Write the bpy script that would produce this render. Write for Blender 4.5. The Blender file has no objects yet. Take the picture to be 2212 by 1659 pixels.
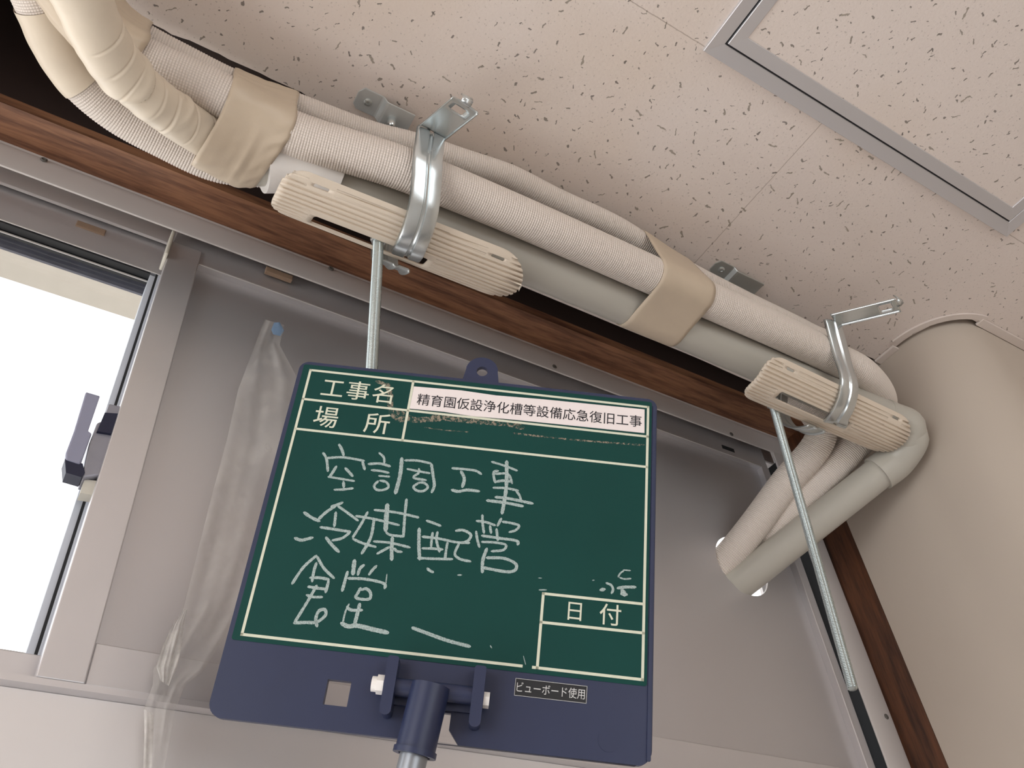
import bpy, bmesh, math, random, json
import numpy as np
from mathutils import Vector, Matrix
from mathutils.geometry import tessellate_polygon

random.seed(4)
SC = bpy.context.scene
COL = SC.collection

# ------------------------------------------------------------------ camera
F = 1853.16                                   # focal length in pixels of the 2212 x 1659 frame
RC = np.array([[0.85492651, -0.51266787, -0.07919799],
               [0.30352902, 0.6181764, -0.72507108],
               [0.42067897, 0.5958436, 0.68410497]])
CH = 1.6                                      # eye height
cam = bpy.data.cameras.new('camera')
cam.sensor_width = 36.0
cam.lens = F / 2212 * 36.0
cam.clip_start = 0.01
camo = bpy.data.objects.new('camera', cam)
COL.objects.link(camo)
_m = Matrix(((RC[0][0], -RC[1][0], -RC[2][0], 0), (RC[0][1], -RC[1][1], -RC[2][1], 0),
             (RC[0][2], -RC[1][2], -RC[2][2], CH), (0, 0, 0, 1)))
camo.matrix_world = _m
SC.camera = camo

# ------------------------------------------------------------------ world, lights, exposure
SC.view_settings.view_transform = 'Standard'
SC.view_settings.look = 'None'
SC.view_settings.gamma = 1
SC.view_settings.exposure = 0.04
SC.view_settings.use_curve_mapping = False
w = bpy.data.worlds.new('overcast_sky')
SC.world = w
w.use_nodes = True
w.node_tree.nodes['Background'].inputs[0].default_value = (0.96, 0.98, 1.0, 1)
w.node_tree.nodes['Background'].inputs[1].default_value = 2.6


def area(name, loc, rot, sx, sy, watts, col):
    l = bpy.data.lights.new(name, 'AREA')
    l.shape = 'RECTANGLE'
    l.size, l.size_y = sx, sy
    l.energy = watts
    l.color = col
    o = bpy.data.objects.new(name, l)
    o.location = loc
    o.rotation_euler = rot
    COL.objects.link(o)
    return o


# sun on the yard outside, travelling along the facade
sun = bpy.data.lights.new('sun', 'SUN')
sun.energy = 4.0
sun.angle = .02
sun.color = (1.0, .97, .92)
suno = bpy.data.objects.new('sun', sun)
suno.rotation_euler = (math.radians(-4), math.radians(42), 0)
suno.location = (6, 6, 8)
COL.objects.link(suno)
# low window under the sill, then unseen left and front lamps added to light the room
area('daylight_low_window', (-1.15, .605, 1.235), (math.radians(-90), 0, 0), 1.88, .94, 24, (0.97, 0.985, 1.0))
area('fill_left', (-2.64, -0.9, 1.45), (0, math.radians(-90), 0), 1.3, 1.9, 17, (0.98, 0.99, 1.0))
area('fill_front', (0.6, -3.34, 1.45), (math.radians(90), 0, 0), 2.4, 1.3, 5, (1.0, 0.99, 0.975))


# ------------------------------------------------------------------ rays: a pixel of the photo to a point of the room
def ray(p):
    v = np.array([(p[0] - 1106) / F, (p[1] - 829.5) / F, 1.0])
    return RC.T @ v


def P3(v):
    return Vector((float(v[0]), float(v[1]), float(v[2]) + CH))


def onz(p, z):
    v = ray(p); return P3(v * z / v[2])


def ony(p, y):
    v = ray(p); return P3(v * y / v[1])


def onr(p, rho):
    v = ray(p); return P3(v * rho / math.hypot(v[1], v[2]))


def pol(x, a, rho):
    a = math.radians(a); return Vector((x, rho * math.cos(a), rho * math.sin(a) + CH))


# ------------------------------------------------------------------ materials
class NT:
    def __init__(s, name):
        s.m = bpy.data.materials.new(name)
        s.m.use_nodes = True
        s.t = s.m.node_tree
        s.b = s.t.nodes['Principled BSDF']

    def n(s, typ, **kw):
        nd = s.t.nodes.new(typ)
        for k, v in kw.items():
            setattr(nd, k, v)
        return nd

    def l(s, a, b):
        s.t.links.new(a, b)

    def math(s, op, a, b=None, c=None, clamp=False):
        nd = s.n('ShaderNodeMath', operation=op)
        nd.use_clamp = clamp
        for i, x in enumerate((a, b, c)):
            if x is None:
                continue
            if isinstance(x, (int, float)):
                nd.inputs[i].default_value = x
            else:
                s.l(x, nd.inputs[i])
        return nd.outputs[0]

    def mix(s, fac, a, b):
        nd = s.n('ShaderNodeMix', data_type='RGBA')
        for i, x in ((0, fac), (6, a), (7, b)):
            if isinstance(x, (int, float)):
                nd.inputs[i].default_value = x
            elif isinstance(x, tuple):
                nd.inputs[i].default_value = (*x, 1)
            else:
                s.l(x, nd.inputs[i])
        return nd.outputs[2]

    def noise(s, vec, scale, detail=3, rough=.55):
        nd = s.n('ShaderNodeTexNoise')
        nd.inputs['Scale'].default_value = scale
        nd.inputs['Detail'].default_value = detail
        nd.inputs['Roughness'].default_value = rough
        if vec is not None:
            s.l(vec, nd.inputs['Vector'])
        return nd.outputs['Fac']

    def smooth(s, x, lo, hi, a=0., b=1.):
        nd = s.n('ShaderNodeMapRange', interpolation_type='SMOOTHSTEP')
        s.l(x, nd.inputs[0])
        for i, v in enumerate((lo, hi, a, b)):
            nd.inputs[i + 1].default_value = v
        return nd.outputs[0]

    def obj(s, scale=(1, 1, 1)):
        tc = s.n('ShaderNodeTexCoord')
        mp = s.n('ShaderNodeMapping')
        mp.inputs['Scale'].default_value = scale
        s.l(tc.outputs['Object'], mp.inputs['Vector'])
        return mp.outputs[0]

    def bump(s, h, strength, dist):
        nd = s.n('ShaderNodeBump')
        nd.inputs['Strength'].default_value = strength
        nd.inputs['Distance'].default_value = dist
        s.l(h, nd.inputs['Height'])
        s.l(nd.outputs[0], s.b.inputs['Normal'])


def srgb(r, g, b):
    f = lambda c: (c / 12.92 if c <= .04045 else ((c + .055) / 1.055) ** 2.4)
    return (f(r / 255), f(g / 255), f(b / 255))


def plain(name, col, rough=.5, metal=0., var=.06, scale=40., bump=0., spec=.5, coat=0.):
    k = NT(name)
    v = k.obj()
    n = k.noise(v, scale)
    c = k.mix(n, tuple(x * (1 - var) for x in col), tuple(min(1, x * (1 + var)) for x in col))
    k.l(c, k.b.inputs['Base Color'])
    k.b.inputs['Roughness'].default_value = rough
    k.b.inputs['Metallic'].default_value = metal
    k.b.inputs['Specular IOR Level'].default_value = spec
    k.b.inputs['Coat Weight'].default_value = coat
    if bump:
        k.bump(n, bump, .001)
    return k.m


def ceiling_mat(name, joints):
    """Rock-wool ceiling board: worm-shaped fissures and pin holes, with the board joints."""
    k = NT(name)
    tc = k.n('ShaderNodeTexCoord')
    geo = k.n('ShaderNodeNewGeometry')
    pos = geo.outputs['Position']
    nz = k.n('ShaderNodeTexNoise')
    nz.inputs['Scale'].default_value = 260
    nz.inputs['Detail'].default_value = 2
    k.l(pos, nz.inputs['Vector'])
    off = k.n('ShaderNodeVectorMath', operation='MULTIPLY_ADD')
    k.l(nz.outputs['Color'], off.inputs[0])
    off.inputs[1].default_value = (.0042, .0042, .0)
    k.l(pos, off.inputs[2])

    def worms(scale, lmin, lmax, wid, keep, seed):
        mp = k.n('ShaderNodeMapping')
        mp.inputs['Location'].default_value = (seed, seed * .7, 0)
        mp.inputs['Scale'].default_value = (1, 1, 0)
        k.l(off.outputs[0], mp.inputs[0])
        vo = k.n('ShaderNodeTexVoronoi', voronoi_dimensions='2D')
        vo.inputs['Scale'].default_value = scale
        vo.inputs['Randomness'].default_value = 1
        k.l(mp.outputs[0], vo.inputs['Vector'])
        d = k.n('ShaderNodeVectorMath', operation='SUBTRACT')
        k.l(mp.outputs[0], d.inputs[0])
        k.l(vo.outputs['Position'], d.inputs[1])
        sp = k.n('ShaderNodeSeparateColor')
        k.l(vo.outputs['Color'], sp.inputs[0])
        an = k.math('MULTIPLY', sp.outputs[0], 6.283)
        rt = k.n('ShaderNodeVectorRotate', rotation_type='Z_AXIS')
        k.l(d.outputs[0], rt.inputs['Vector'])
        k.l(an, rt.inputs['Angle'])
        sx = k.n('ShaderNodeSeparateXYZ')
        k.l(rt.outputs[0], sx.inputs[0])
        g2 = k.math('POWER', sp.outputs[1], 2.2)
        L = k.math('MULTIPLY_ADD', g2, lmax - lmin, lmin)
        ex = k.math('MAXIMUM', k.math('SUBTRACT', k.math('ABSOLUTE', sx.outputs[0]), L), 0.)
        dist = k.math('SQRT', k.math('ADD', k.math('MULTIPLY', ex, ex), k.math('MULTIPLY', sx.outputs[1], sx.outputs[1])))
        wv = k.math('MULTIPLY', k.math('MULTIPLY_ADD', sp.outputs[0], .8, .6), wid)
        m = k.smooth(k.math('DIVIDE', dist, wv), .65, 1.15, 1., 0.)
        return k.math('MULTIPLY', m, k.math('LESS_THAN', sp.outputs[2], keep)), sp.outputs[1]
    a, ra = worms(50, .0010, .0048, .00078, .50, 3.1)
    b, rb = worms(78, .0005, .0022, .00066, .32, 9.7)
    c, rc = worms(190, .0, .0005, .00048, .55, 17.3)
    col = srgb(232, 220, 212)
    n = k.noise(pos, 9, 4)
    st = k.noise(pos, 3.2, 2)
    base = k.mix(n, tuple(x * .96 for x in col), tuple(min(1, x * 1.03) for x in col))
    base = k.mix(k.smooth(st, .46, .70, 0., .5), base, srgb(222, 204, 186))  # broad tan blotches paint in the soft brown shading of the ceiling
    spk = k.mix(k.math('MULTIPLY', c, .36), base, srgb(150, 138, 128))
    wc = k.mix(ra, srgb(104, 97, 92), srgb(158, 148, 134))
    m1 = k.mix(k.math('MULTIPLY', a, .85), spk, wc)
    m2 = k.mix(k.math('MULTIPLY', b, .8), m1, srgb(116, 108, 102))
    if joints:
        sx = k.n('ShaderNodeSeparateXYZ')
        k.l(pos, sx.inputs[0])
        nl = k.math('MULTIPLY_ADD', k.noise(pos, 120, 2), .0012, -.0006)
        jx = k.math('ABSOLUTE', k.math('ADD', k.math('SUBTRACT', sx.outputs[0], .577), nl))
        jx = k.math('MULTIPLY', k.math('LESS_THAN', jx, .0005), k.math('GREATER_THAN', sx.outputs[1], .198))
        jy = k.math('LESS_THAN', k.math('ABSOLUTE', k.math('ADD', k.math('SUBTRACT', sx.outputs[1], .198), nl)), .0005)
        j = k.math('MAXIMUM', jx, jy)
        m2 = k.mix(k.math('MULTIPLY', j, .5), m2, srgb(140, 122, 105))
    k.l(m2, k.b.inputs['Base Color'])
    k.b.inputs['Roughness'].default_value = .92
    k.b.inputs['Specular IOR Level'].default_value = .2
    h = k.math('SUBTRACT', k.noise(pos, 320, 3), k.math('MULTIPLY', k.math('MAXIMUM', a, b), 1.6))
    k.bump(h, .5, .0009)
    return k.m


def wood_mat(name, axis, dark, light, rough=.45):
    k = NT(name)
    sc = [26, 26, 26]
    sc[axis] = 2.2
    v = k.obj(tuple(sc))
    n1 = k.noise(v, 3.0, 8, .62)
    n2 = k.noise(v, 14.0, 4, .6)
    f = k.smooth(k.math('ADD', k.math('MULTIPLY', n1, .75), k.math('MULTIPLY', n2, .35)), .38, .72)
    c = k.mix(f, dark, light)
    k.l(c, k.b.inputs['Base Color'])
    k.b.inputs['Roughness'].default_value = rough
    k.bump(n2, .15, .001)
    return k.m


def embossed_mat(name, col, per_u, per_v):
    """White film embossed with a fine square grid; u runs round the pipe and v along it."""
    k = NT(name)
    tc = k.n('ShaderNodeTexCoord')
    sp = k.n('ShaderNodeSeparateXYZ')
    k.l(tc.outputs['UV'], sp.inputs[0])
    su = k.math('ABSOLUTE', k.math('SINE', k.math('MULTIPLY', sp.outputs[0], per_u)))
    sv = k.math('ABSOLUTE', k.math('SINE', k.math('MULTIPLY', sp.outputs[1], per_v)))
    h = k.math('MULTIPLY', su, sv)
    c = k.mix(h, tuple(x * .80 for x in col), col)
    k.l(c, k.b.inputs['Base Color'])
    k.b.inputs['Roughness'].default_value = .55
    k.bump(h, .5, .0006)
    return k.m


def tape_mat(name, col, rough=.42):
    k = NT(name)
    v = k.obj()
    n = k.noise(v, 55, 4)
    k.l(k.mix(n, tuple(x * .93 for x in col), tuple(min(1, x * 1.05) for x in col)), k.b.inputs['Base Color'])
    k.b.inputs['Roughness'].default_value = rough
    k.bump(n, .25, .0015)
    return k.m


def film_mat(name, col, opacity, rough=.25):
    k = NT(name)
    tr = k.n('ShaderNodeBsdfTransparent')
    mx = k.n('ShaderNodeMixShader')
    out = k.t.nodes['Material Output']
    v = k.obj()
    n = k.noise(v, 30, 5, .6)
    fac = k.smooth(n, .3, .75, opacity * .55, min(1, opacity * 1.5))
    k.l(fac, mx.inputs[0])
    k.l(tr.outputs[0], mx.inputs[1])
    k.l(k.b.outputs[0], mx.inputs[2])
    k.l(mx.outputs[0], out.inputs['Surface'])
    k.b.inputs['Base Color'].default_value = (*col, 1)
    k.b.inputs['Roughness'].default_value = rough
    k.bump(n, .3, .004)
    return k.m


def glass_mat(name):
    k = NT(name)
    tr = k.n('ShaderNodeBsdfTransparent')
    gl = k.n('ShaderNodeBsdfGlossy')
    gl.inputs['Roughness'].default_value = .02
    mx = k.n('ShaderNodeMixShader')
    mx.inputs[0].default_value = .05
    k.l(tr.outputs[0], mx.inputs[1])
    k.l(gl.outputs[0], mx.inputs[2])
    k.l(mx.outputs[0], k.t.nodes['Material Output'].inputs['Surface'])
    return k.m


def steel_mat(name, col=(.74, .79, .80), rough=.24):
    k = NT(name)
    v = k.obj()
    n = k.noise(v, 60, 4)
    n2 = k.noise(v, 12, 2)
    k.l(k.mix(n2, tuple(x * .82 for x in col), col), k.b.inputs['Base Color'])
    k.b.inputs['Metallic'].default_value = .88
    k.l(k.math('MULTIPLY_ADD', n, .16, rough - .08), k.b.inputs['Roughness'])
    return k.m


def chalk_mat(name, col=(196, 206, 204), scale=1500, lo=.30, hi=.62, a0=.42, a1=.92):
    k = NT(name)
    geo = k.n('ShaderNodeNewGeometry')
    n = k.noise(geo.outputs['Position'], scale, 3, .7)
    tr = k.n('ShaderNodeBsdfTransparent')
    mx = k.n('ShaderNodeMixShader')
    k.l(k.smooth(n, lo, hi, a0, a1), mx.inputs[0])
    k.l(tr.outputs[0], mx.inputs[1])
    k.l(k.b.outputs[0], mx.inputs[2])
    k.l(mx.outputs[0], k.t.nodes['Material Output'].inputs['Surface'])
    k.b.inputs['Base Color'].default_value = (*srgb(*col), 1)
    k.b.inputs['Roughness'].default_value = .95
    return k.m


M = {}
M['ceiling'] = ceiling_mat('ceiling_board', True)
M['hatch_board'] = ceiling_mat('hatch_board', False)
M['alu'] = plain('anodised_aluminium', srgb(216, 214, 216), .38, .72, .04, 20)
M['alu_frame'] = plain('painted_frame', srgb(206, 201, 199), .34, .0, .03, 20)
M['zinc'] = plain('bright_zinc_plate', srgb(206, 210, 210), .34, .5, .06, 60)
M['alu_white'] = plain('white_aluminium', srgb(206, 203, 200), .4, .25, .02, 10)
M['alu_bright'] = plain('satin_aluminium', srgb(214, 212, 214), .32, .45, .02, 10)
M['alu_dark'] = plain('weathered_aluminium', srgb(150, 150, 160), .4, .3, .12, 60)
M['gasket'] = plain('black_gasket', srgb(34, 35, 38), .7)
M['panel'] = plain('grey_infill_board', srgb(206, 204, 206), .38, .70, .03, 3)
M['wood_x'] = wood_mat('red_brown_wood_head', 0, srgb(92, 58, 42), srgb(158, 112, 82))
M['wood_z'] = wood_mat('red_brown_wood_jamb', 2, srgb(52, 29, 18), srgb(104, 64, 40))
M['box'] = plain('dark_stained_board', srgb(46, 30, 24), .7, 0, .2, 20)
M['wall'] = plain('beige_wallcovering', srgb(192, 180, 167), .8, 0, .05, 5, .15)
M['board_wall'] = plain('pale_grey_board', srgb(228, 225, 225), .42, .35, .03, 6)
M['trim'] = plain('ceiling_bead', srgb(224, 212, 204), .6, 0, .04, 60)
M['floor'] = plain('timber_floor', srgb(172, 167, 162), .5, 0, .1, 4)
M['screw'] = plain('dull_screw', srgb(104, 102, 98), .5, .3)
M['rod'] = steel_mat('zinc_rod', (.56, .63, .63), .28)
M['alu_skylit'] = plain('skylit_aluminium', srgb(204, 210, 220), .4, .1, .04, 40)  # sky light and haze on the stile painted in as pale blue
M['ground'] = plain('paved_yard', srgb(176, 172, 166), .9, 0, .1, 2)
M['film'] = embossed_mat('embossed_white_film', srgb(236, 225, 215), 52 * math.pi, math.pi / .0024)
M['pvc'] = plain('grey_pvc', srgb(186, 182, 172), .38, 0, .03, 30)
M['pvc_white'] = plain('white_pvc', srgb(240, 236, 232), .35, 0, .02, 30)
M['tape'] = tape_mat('beige_vinyl_tape', srgb(205, 188, 166))
M['tape_pale'] = tape_mat('pale_beige_vinyl_tape', srgb(222, 208, 188))
M['cradle'] = plain('cream_plastic', srgb(226, 212, 194), .45, 0, .02, 30)
M['steel'] = steel_mat('zinc_plated_steel')
M['steel_dull'] = steel_mat('dull_zinc_steel', (.6, .63, .62), .36)
M['glass'] = glass_mat('window_glass')
M['film_clear'] = film_mat('clear_plastic_sheet', srgb(228, 225, 220), .22)
M['film_fold'] = film_mat('folded_plastic_sheet', srgb(238, 236, 232), .55, .15)
M['blue_tape'] = plain('pale_blue_tape', srgb(120, 146, 176), .6)
M['board_frame'] = plain('sheen_blue_plastic', srgb(38, 46, 76), .42, 0, .12, 30, .1)  # bluish sheen tinted into the base colour of dark plastic
M['green'] = plain('green_chalkboard', srgb(10, 63, 58), .6, 0, .14, 14, 0, .22)
M['line'] = plain('cream_print', srgb(214, 216, 196), .7, 0, .06, 300)
M['paper'] = plain('label_paper', srgb(236, 226, 224), .55, 0, .02, 60)
M['ink'] = plain('black_ink', srgb(32, 28, 36), .7)
M['white_print'] = plain('white_print', srgb(206, 206, 206), .7)
M['chalk'] = chalk_mat('chalk', (184, 200, 197))
M['lever'] = plain('slate_blue_lever', srgb(150, 152, 174), .45)
M['lever_dark'] = plain('black_plastic', srgb(28, 32, 58), .5)
M['stopper'] = plain('tan_rubber', srgb(150, 126, 106), .8)
M['nylon'] = plain('ivory_nylon', srgb(206, 202, 190), .5)
M['tube_grey'] = plain('grey_tube', srgb(150, 154, 160), .35, .6)
M['eave'] = plain('eave_board', srgb(190, 184, 174), .8)
M['glue'] = chalk_mat('dried_glue', (158, 148, 130), 420, .44, .60, .02, .75)
M['lip'] = plain('dirty_dark_frame', srgb(92, 94, 106), .6, 0, .2, 90)

# ------------------------------------------------------------------ object helpers
WL = {}


def add(name, verts, faces, mat, parent=None, smooth=False, angle=None, uv=None, loc=None):
    """Link a mesh given in room coordinates; its origin goes to the middle of its base."""
    vs = np.array([tuple(v) for v in verts], float)
    if loc is None:
        lo, hi = vs.min(0), vs.max(0)
        loc = np.array([(lo[0] + hi[0]) / 2, (lo[1] + hi[1]) / 2, lo[2]])
    loc = np.array(loc, float)
    me = bpy.data.meshes.new(name)
    me.from_pydata((vs - loc).tolist(), [], [tuple(f) for f in faces])
    me.materials.append(mat if not isinstance(mat, str) else M[mat])
    if smooth:
        me.polygons.foreach_set('use_smooth', [True] * len(me.polygons))
        if angle:
            me.set_sharp_from_angle(angle=math.radians(angle))
    if uv is not None:
        l = me.uv_layers.new(name='UVMap')
        li = np.empty(len(me.loops), int)
        me.loops.foreach_get('vertex_index', li)
        l.data.foreach_set('uv', np.array(uv, float)[li].ravel())
    me.update()
    o = bpy.data.objects.new(name, me)
    COL.objects.link(o)
    if parent is not None:
        o.parent = parent
        o.location = Vector(loc - WL[parent.name])
    else:
        o.location = Vector(loc)
    WL[o.name] = loc
    return o


def empty(name, loc):
    o = bpy.data.objects.new(name, None)
    o.empty_display_size = .02
    COL.objects.link(o)
    o.location = loc
    WL[o.name] = np.array(tuple(loc), float)
    return o


def tag(o, label=None, cat=None, group=None, kind=None):
    if label: o['label'] = label
    if cat: o['category'] = cat
    if group: o['group'] = group
    if kind: o['kind'] = kind
    return o


def bevel(o, wd, seg=2):
    m = o.modifiers.new('bevel', 'BEVEL')
    m.width = wd; m.segments = seg; m.limit_method = 'ANGLE'; m.angle_limit = math.radians(40)
    return o


def box(name, x0, x1, y0, y1, z0, z1, mat, parent=None, bv=0.):
    v = [(x, y, z) for z in (z0, z1) for y in (y0, y1) for x in (x0, x1)]
    f = [(0, 2, 3, 1), (4, 5, 7, 6), (0, 1, 5, 4), (2, 6, 7, 3), (0, 4, 6, 2), (1, 3, 7, 5)]
    o = add(name, v, f, mat, parent)
    if bv: bevel(o, bv)
    return o


def boxes(name, lst, mat, parent=None, bv=0.):
    V, Fc = [], []
    for (x0, x1, y0, y1, z0, z1) in lst:
        k = len(V)
        V += [(x, y, z) for z in (z0, z1) for y in (y0, y1) for x in (x0, x1)]
        Fc += [tuple(i + k for i in f) for f in [(0, 2, 3, 1), (4, 5, 7, 6), (0, 1, 5, 4), (2, 6, 7, 3), (0, 4, 6, 2), (1, 3, 7, 5)]]
    o = add(name, V, Fc, mat, parent)
    if bv: bevel(o, bv)
    return o


def prism(name, outline, d0, d1, fn, mat, parent=None, holes=(), smooth=False, angle=30):
    """Solid with a polygon outline (holes allowed) between depths d0 and d1; fn(a, b, d) gives the point."""
    loops = [list(outline)] + [list(h) for h in holes]
    flat = [p for l in loops for p in l]
    tri = tessellate_polygon([[Vector((p[0], p[1], 0)) for p in l] for l in loops])
    n = len(flat)
    V = [fn(p[0], p[1], d0) for p in flat] + [fn(p[0], p[1], d1) for p in flat]
    Fc = []
    for t in tri:
        Fc.append(tuple(t)); Fc.append(tuple(i + n for i in reversed(t)))
    k = 0
    for l in loops:
        m = len(l)
        for i in range(m):
            a, b = k + i, k + (i + 1) % m
            Fc.append((a, b, b + n, a + n))
        k += m
    o = add(name, V, Fc, mat, parent)
    me = o.data
    bm = bmesh.new(); bm.from_mesh(me)
    bmesh.ops.recalc_face_normals(bm, faces=bm.faces[:])
    bm.to_mesh(me); bm.free()
    if smooth:
        me.polygons.foreach_set('use_smooth', [True] * len(me.polygons))
        me.set_sharp_from_angle(angle=math.radians(angle))
    return o


def spline(pts, step=.004):
    """Catmull-Rom curve through the points, resampled evenly."""
    P = [np.array(tuple(p), float) for p in pts]
    P = [2 * P[0] - P[1]] + P + [2 * P[-1] - P[-2]]
    out = []
    for i in range(1, len(P) - 2):
        a, b, c, d = P[i - 1:i + 3]
        al = lambda u, v: max(np.linalg.norm(v - u), 1e-6) ** .5
        t0 = 0; t1 = t0 + al(a, b); t2 = t1 + al(b, c); t3 = t2 + al(c, d)
        for t in np.linspace(t1, t2, 24, endpoint=False):
            A1 = (t1 - t) / (t1 - t0) * a + (t - t0) / (t1 - t0) * b
            A2 = (t2 - t) / (t2 - t1) * b + (t - t1) / (t2 - t1) * c
            A3 = (t3 - t) / (t3 - t2) * c + (t - t2) / (t3 - t2) * d
            B1 = (t2 - t) / (t2 - t0) * A1 + (t - t0) / (t2 - t0) * A2
            B2 = (t3 - t) / (t3 - t1) * A2 + (t - t1) / (t3 - t1) * A3
            out.append((t2 - t) / (t2 - t1) * B1 + (t - t1) / (t2 - t1) * B2)
    out.append(P[-2])
    out = np.array(out)
    s = np.concatenate([[0], np.cumsum(np.linalg.norm(np.diff(out, axis=0), axis=1))])
    n = max(4, int(s[-1] / step))
    u = np.linspace(0, s[-1], n + 1)
    return np.stack([np.interp(u, s, out[:, k]) for k in range(3)], 1), u


def frames(C):
    T = np.gradient(C, axis=0)
    T /= np.linalg.norm(T, axis=1)[:, None]
    N = np.zeros_like(T)
    n = np.cross(T[0], [0, 0, 1.])
    if np.linalg.norm(n) < 1e-3: n = np.cross(T[0], [0, 1., 0])
    n /= np.linalg.norm(n)
    for i in range(len(T)):
        n = n - T[i] * (n @ T[i])
        n /= np.linalg.norm(n)
        N[i] = n
    return T, N, np.cross(T, N)


def tube(name, pts, r, mat, parent=None, segs=40, step=.004, rad=None, caps=True, raw=False):
    """Round pipe along a curve; rad(s, phi) scales the radius."""
    if raw:
        C = np.array([tuple(p) for p in pts], float)
        u = np.concatenate([[0], np.cumsum(np.linalg.norm(np.diff(C, axis=0), axis=1))])
    else:
        C, u = spline(pts, step)
    T, N, B = frames(C)
    ph = np.linspace(0, 2 * np.pi, segs + 1)
    V, UV = [], []
    for i in range(len(C)):
        rr = r if rad is None else r * np.array([rad(u[i], p) for p in ph])
        V.append(C[i] + np.outer(np.cos(ph) * rr, N[i]) + np.outer(np.sin(ph) * rr, B[i]))
        UV.append(np.stack([ph / (2 * np.pi), np.full(segs + 1, u[i])], 1))
    V = np.concatenate(V); UV = np.concatenate(UV)
    w_ = segs + 1
    Fc = [(i * w_ + j, i * w_ + j + 1, (i + 1) * w_ + j + 1, (i + 1) * w_ + j) for i in range(len(C) - 1) for j in range(segs)]
    if caps:
        Fc.append(tuple(range(segs - 1, -1, -1)))
        Fc.append(tuple((len(C) - 1) * w_ + j for j in range(segs)))
    return add(name, V, Fc, mat, parent, True, 50, UV)


def ribbon(name, pts, prof, wdir, mat, parent=None, thick=.0012, step=.003, raw=False, hole=None):
    """Pressed steel band: a cross profile (across, out) swept along a curve; wdir is the direction across."""
    if raw:
        C = np.array([tuple(p) for p in pts], float)
    else:
        C, _ = spline(pts, step)
    T = np.gradient(C, axis=0); T /= np.linalg.norm(T, axis=1)[:, None]
    V = []
    for i in range(len(C)):
        wd = np.array(wdir, float); wd = wd - T[i] * (wd @ T[i]); wd /= np.linalg.norm(wd)
        nn = np.cross(T[i], wd)
        V += [C[i] + wd * a + nn * b for a, b in prof]
    m = len(prof)
    Fc = [(i * m + j, i * m + j + 1, (i + 1) * m + j + 1, (i + 1) * m + j) for i in range(len(C) - 1) for j in range(m - 1)
          if not (hole and hole(i, len(C), j))]
    o = add(name, V, Fc, mat, parent, True, 35)
    s = o.modifiers.new('thickness', 'SOLIDIFY'); s.thickness = thick; s.offset = 0
    return o


def disc_pts(cx, cy, r, n=32, a0=0., a1=2 * math.pi, full=True):
    k = n if full else n + 1
    return [(cx + r * math.cos(a0 + (a1 - a0) * i / n), cy + r * math.sin(a0 + (a1 - a0) * i / n)) for i in range(k)]


def rrect(x0, y0, x1, y1, r, n=6):
    if isinstance(r, (int, float)): r = (r,) * 4
    out = []
    for (cx, cy, rr, a) in ((x0 + r[0], y0 + r[0], r[0], math.pi), (x1 - r[1], y0 + r[1], r[1], 1.5 * math.pi),
                            (x1 - r[2], y1 - r[2], r[2], 0), (x0 + r[3], y1 - r[3], r[3], .5 * math.pi)):
        out += [(cx + rr * math.cos(a + i * math.pi / 2 / n), cy + rr * math.sin(a + i * math.pi / 2 / n)) for i in range(n + 1)]
    return out


ZC = CH + .793                                # ceiling height

# ------------------------------------------------------------------ the room
XL, XR, YF, YW = -2.6, 2.4, -3.3, .62
boxes('wall_back', [(-2.6, .9395, .616, .72, 1.72, 1.6 + .262), (-2.6, .9395, .616, .72, 0, .75), (-2.6, -2.11, .616, .72, .75, 1.72), (-.19, .9395, .616, .72, .75, 1.72), (-2.6, -1.2, .616, .72, 1.862, 2.6), (-1.2, .925, .64, .72, ZC + .012, 2.62),
                    (.9395, 1.9, .63, .72, 1.2, 2.6)], 'board_wall')
tag(bpy.data.objects['wall_back'], kind='structure')
tag(box('floor', XL, XR, YF, YW, -.05, 0, 'floor'), kind='structure')
tag(boxes('wall_left', [(-2.75, -2.6, YF, YW + .1, 0, .75), (-2.75, -2.6, YF, YW + .1, 2.15, ZC + .2), (-2.75, -2.6, YF, -1.9, .75, 2.15),
                        (-2.75, -2.6, .1, YW + .1, .75, 2.15)], 'wall'), kind='structure')
tag(boxes('wall_front', [(XL, XR, YF - .15, YF, 0, .75), (XL, XR, YF - .15, YF, 2.15, ZC + .2), (XL, -.65, YF - .15, YF, .75, 2.15),
                         (1.85, XR, YF - .15, YF, .75, 2.15)], 'wall'), kind='structure')
tag(box('wall_right', XR, XR + .12, YF, YW + .1, 0, ZC + .2, 'wall'), kind='structure')

tag(box('bounce_counter', -2.2, .92, .20, .616, .70, .74, 'board_wall'), kind='structure')  # unseen counter added to bounce window light up onto wall and ceiling
tag(box('ground', -14, 14, .75, 14, -.6, -.5, 'ground'), kind='structure')

# column clad in beige wallcovering with a rounded corner
cx, cy, cr = 1.001, .392, .076
arc = [(cx - cr * math.cos(a), cy - cr * math.sin(a)) for a in np.linspace(0, math.pi / 2, 15)]
prof = [(.9254, .5705), (.9250, .448), (.9256, .4405), (.9250, .433)] + arc + [(2.39, .316), (2.39, .5705)]
colm = prism('wall_column', prof, 0, ZC + .12, lambda a, b, d: (a, b, d), 'wall', None, (), True, 40)
tag(colm, kind='structure')

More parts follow.
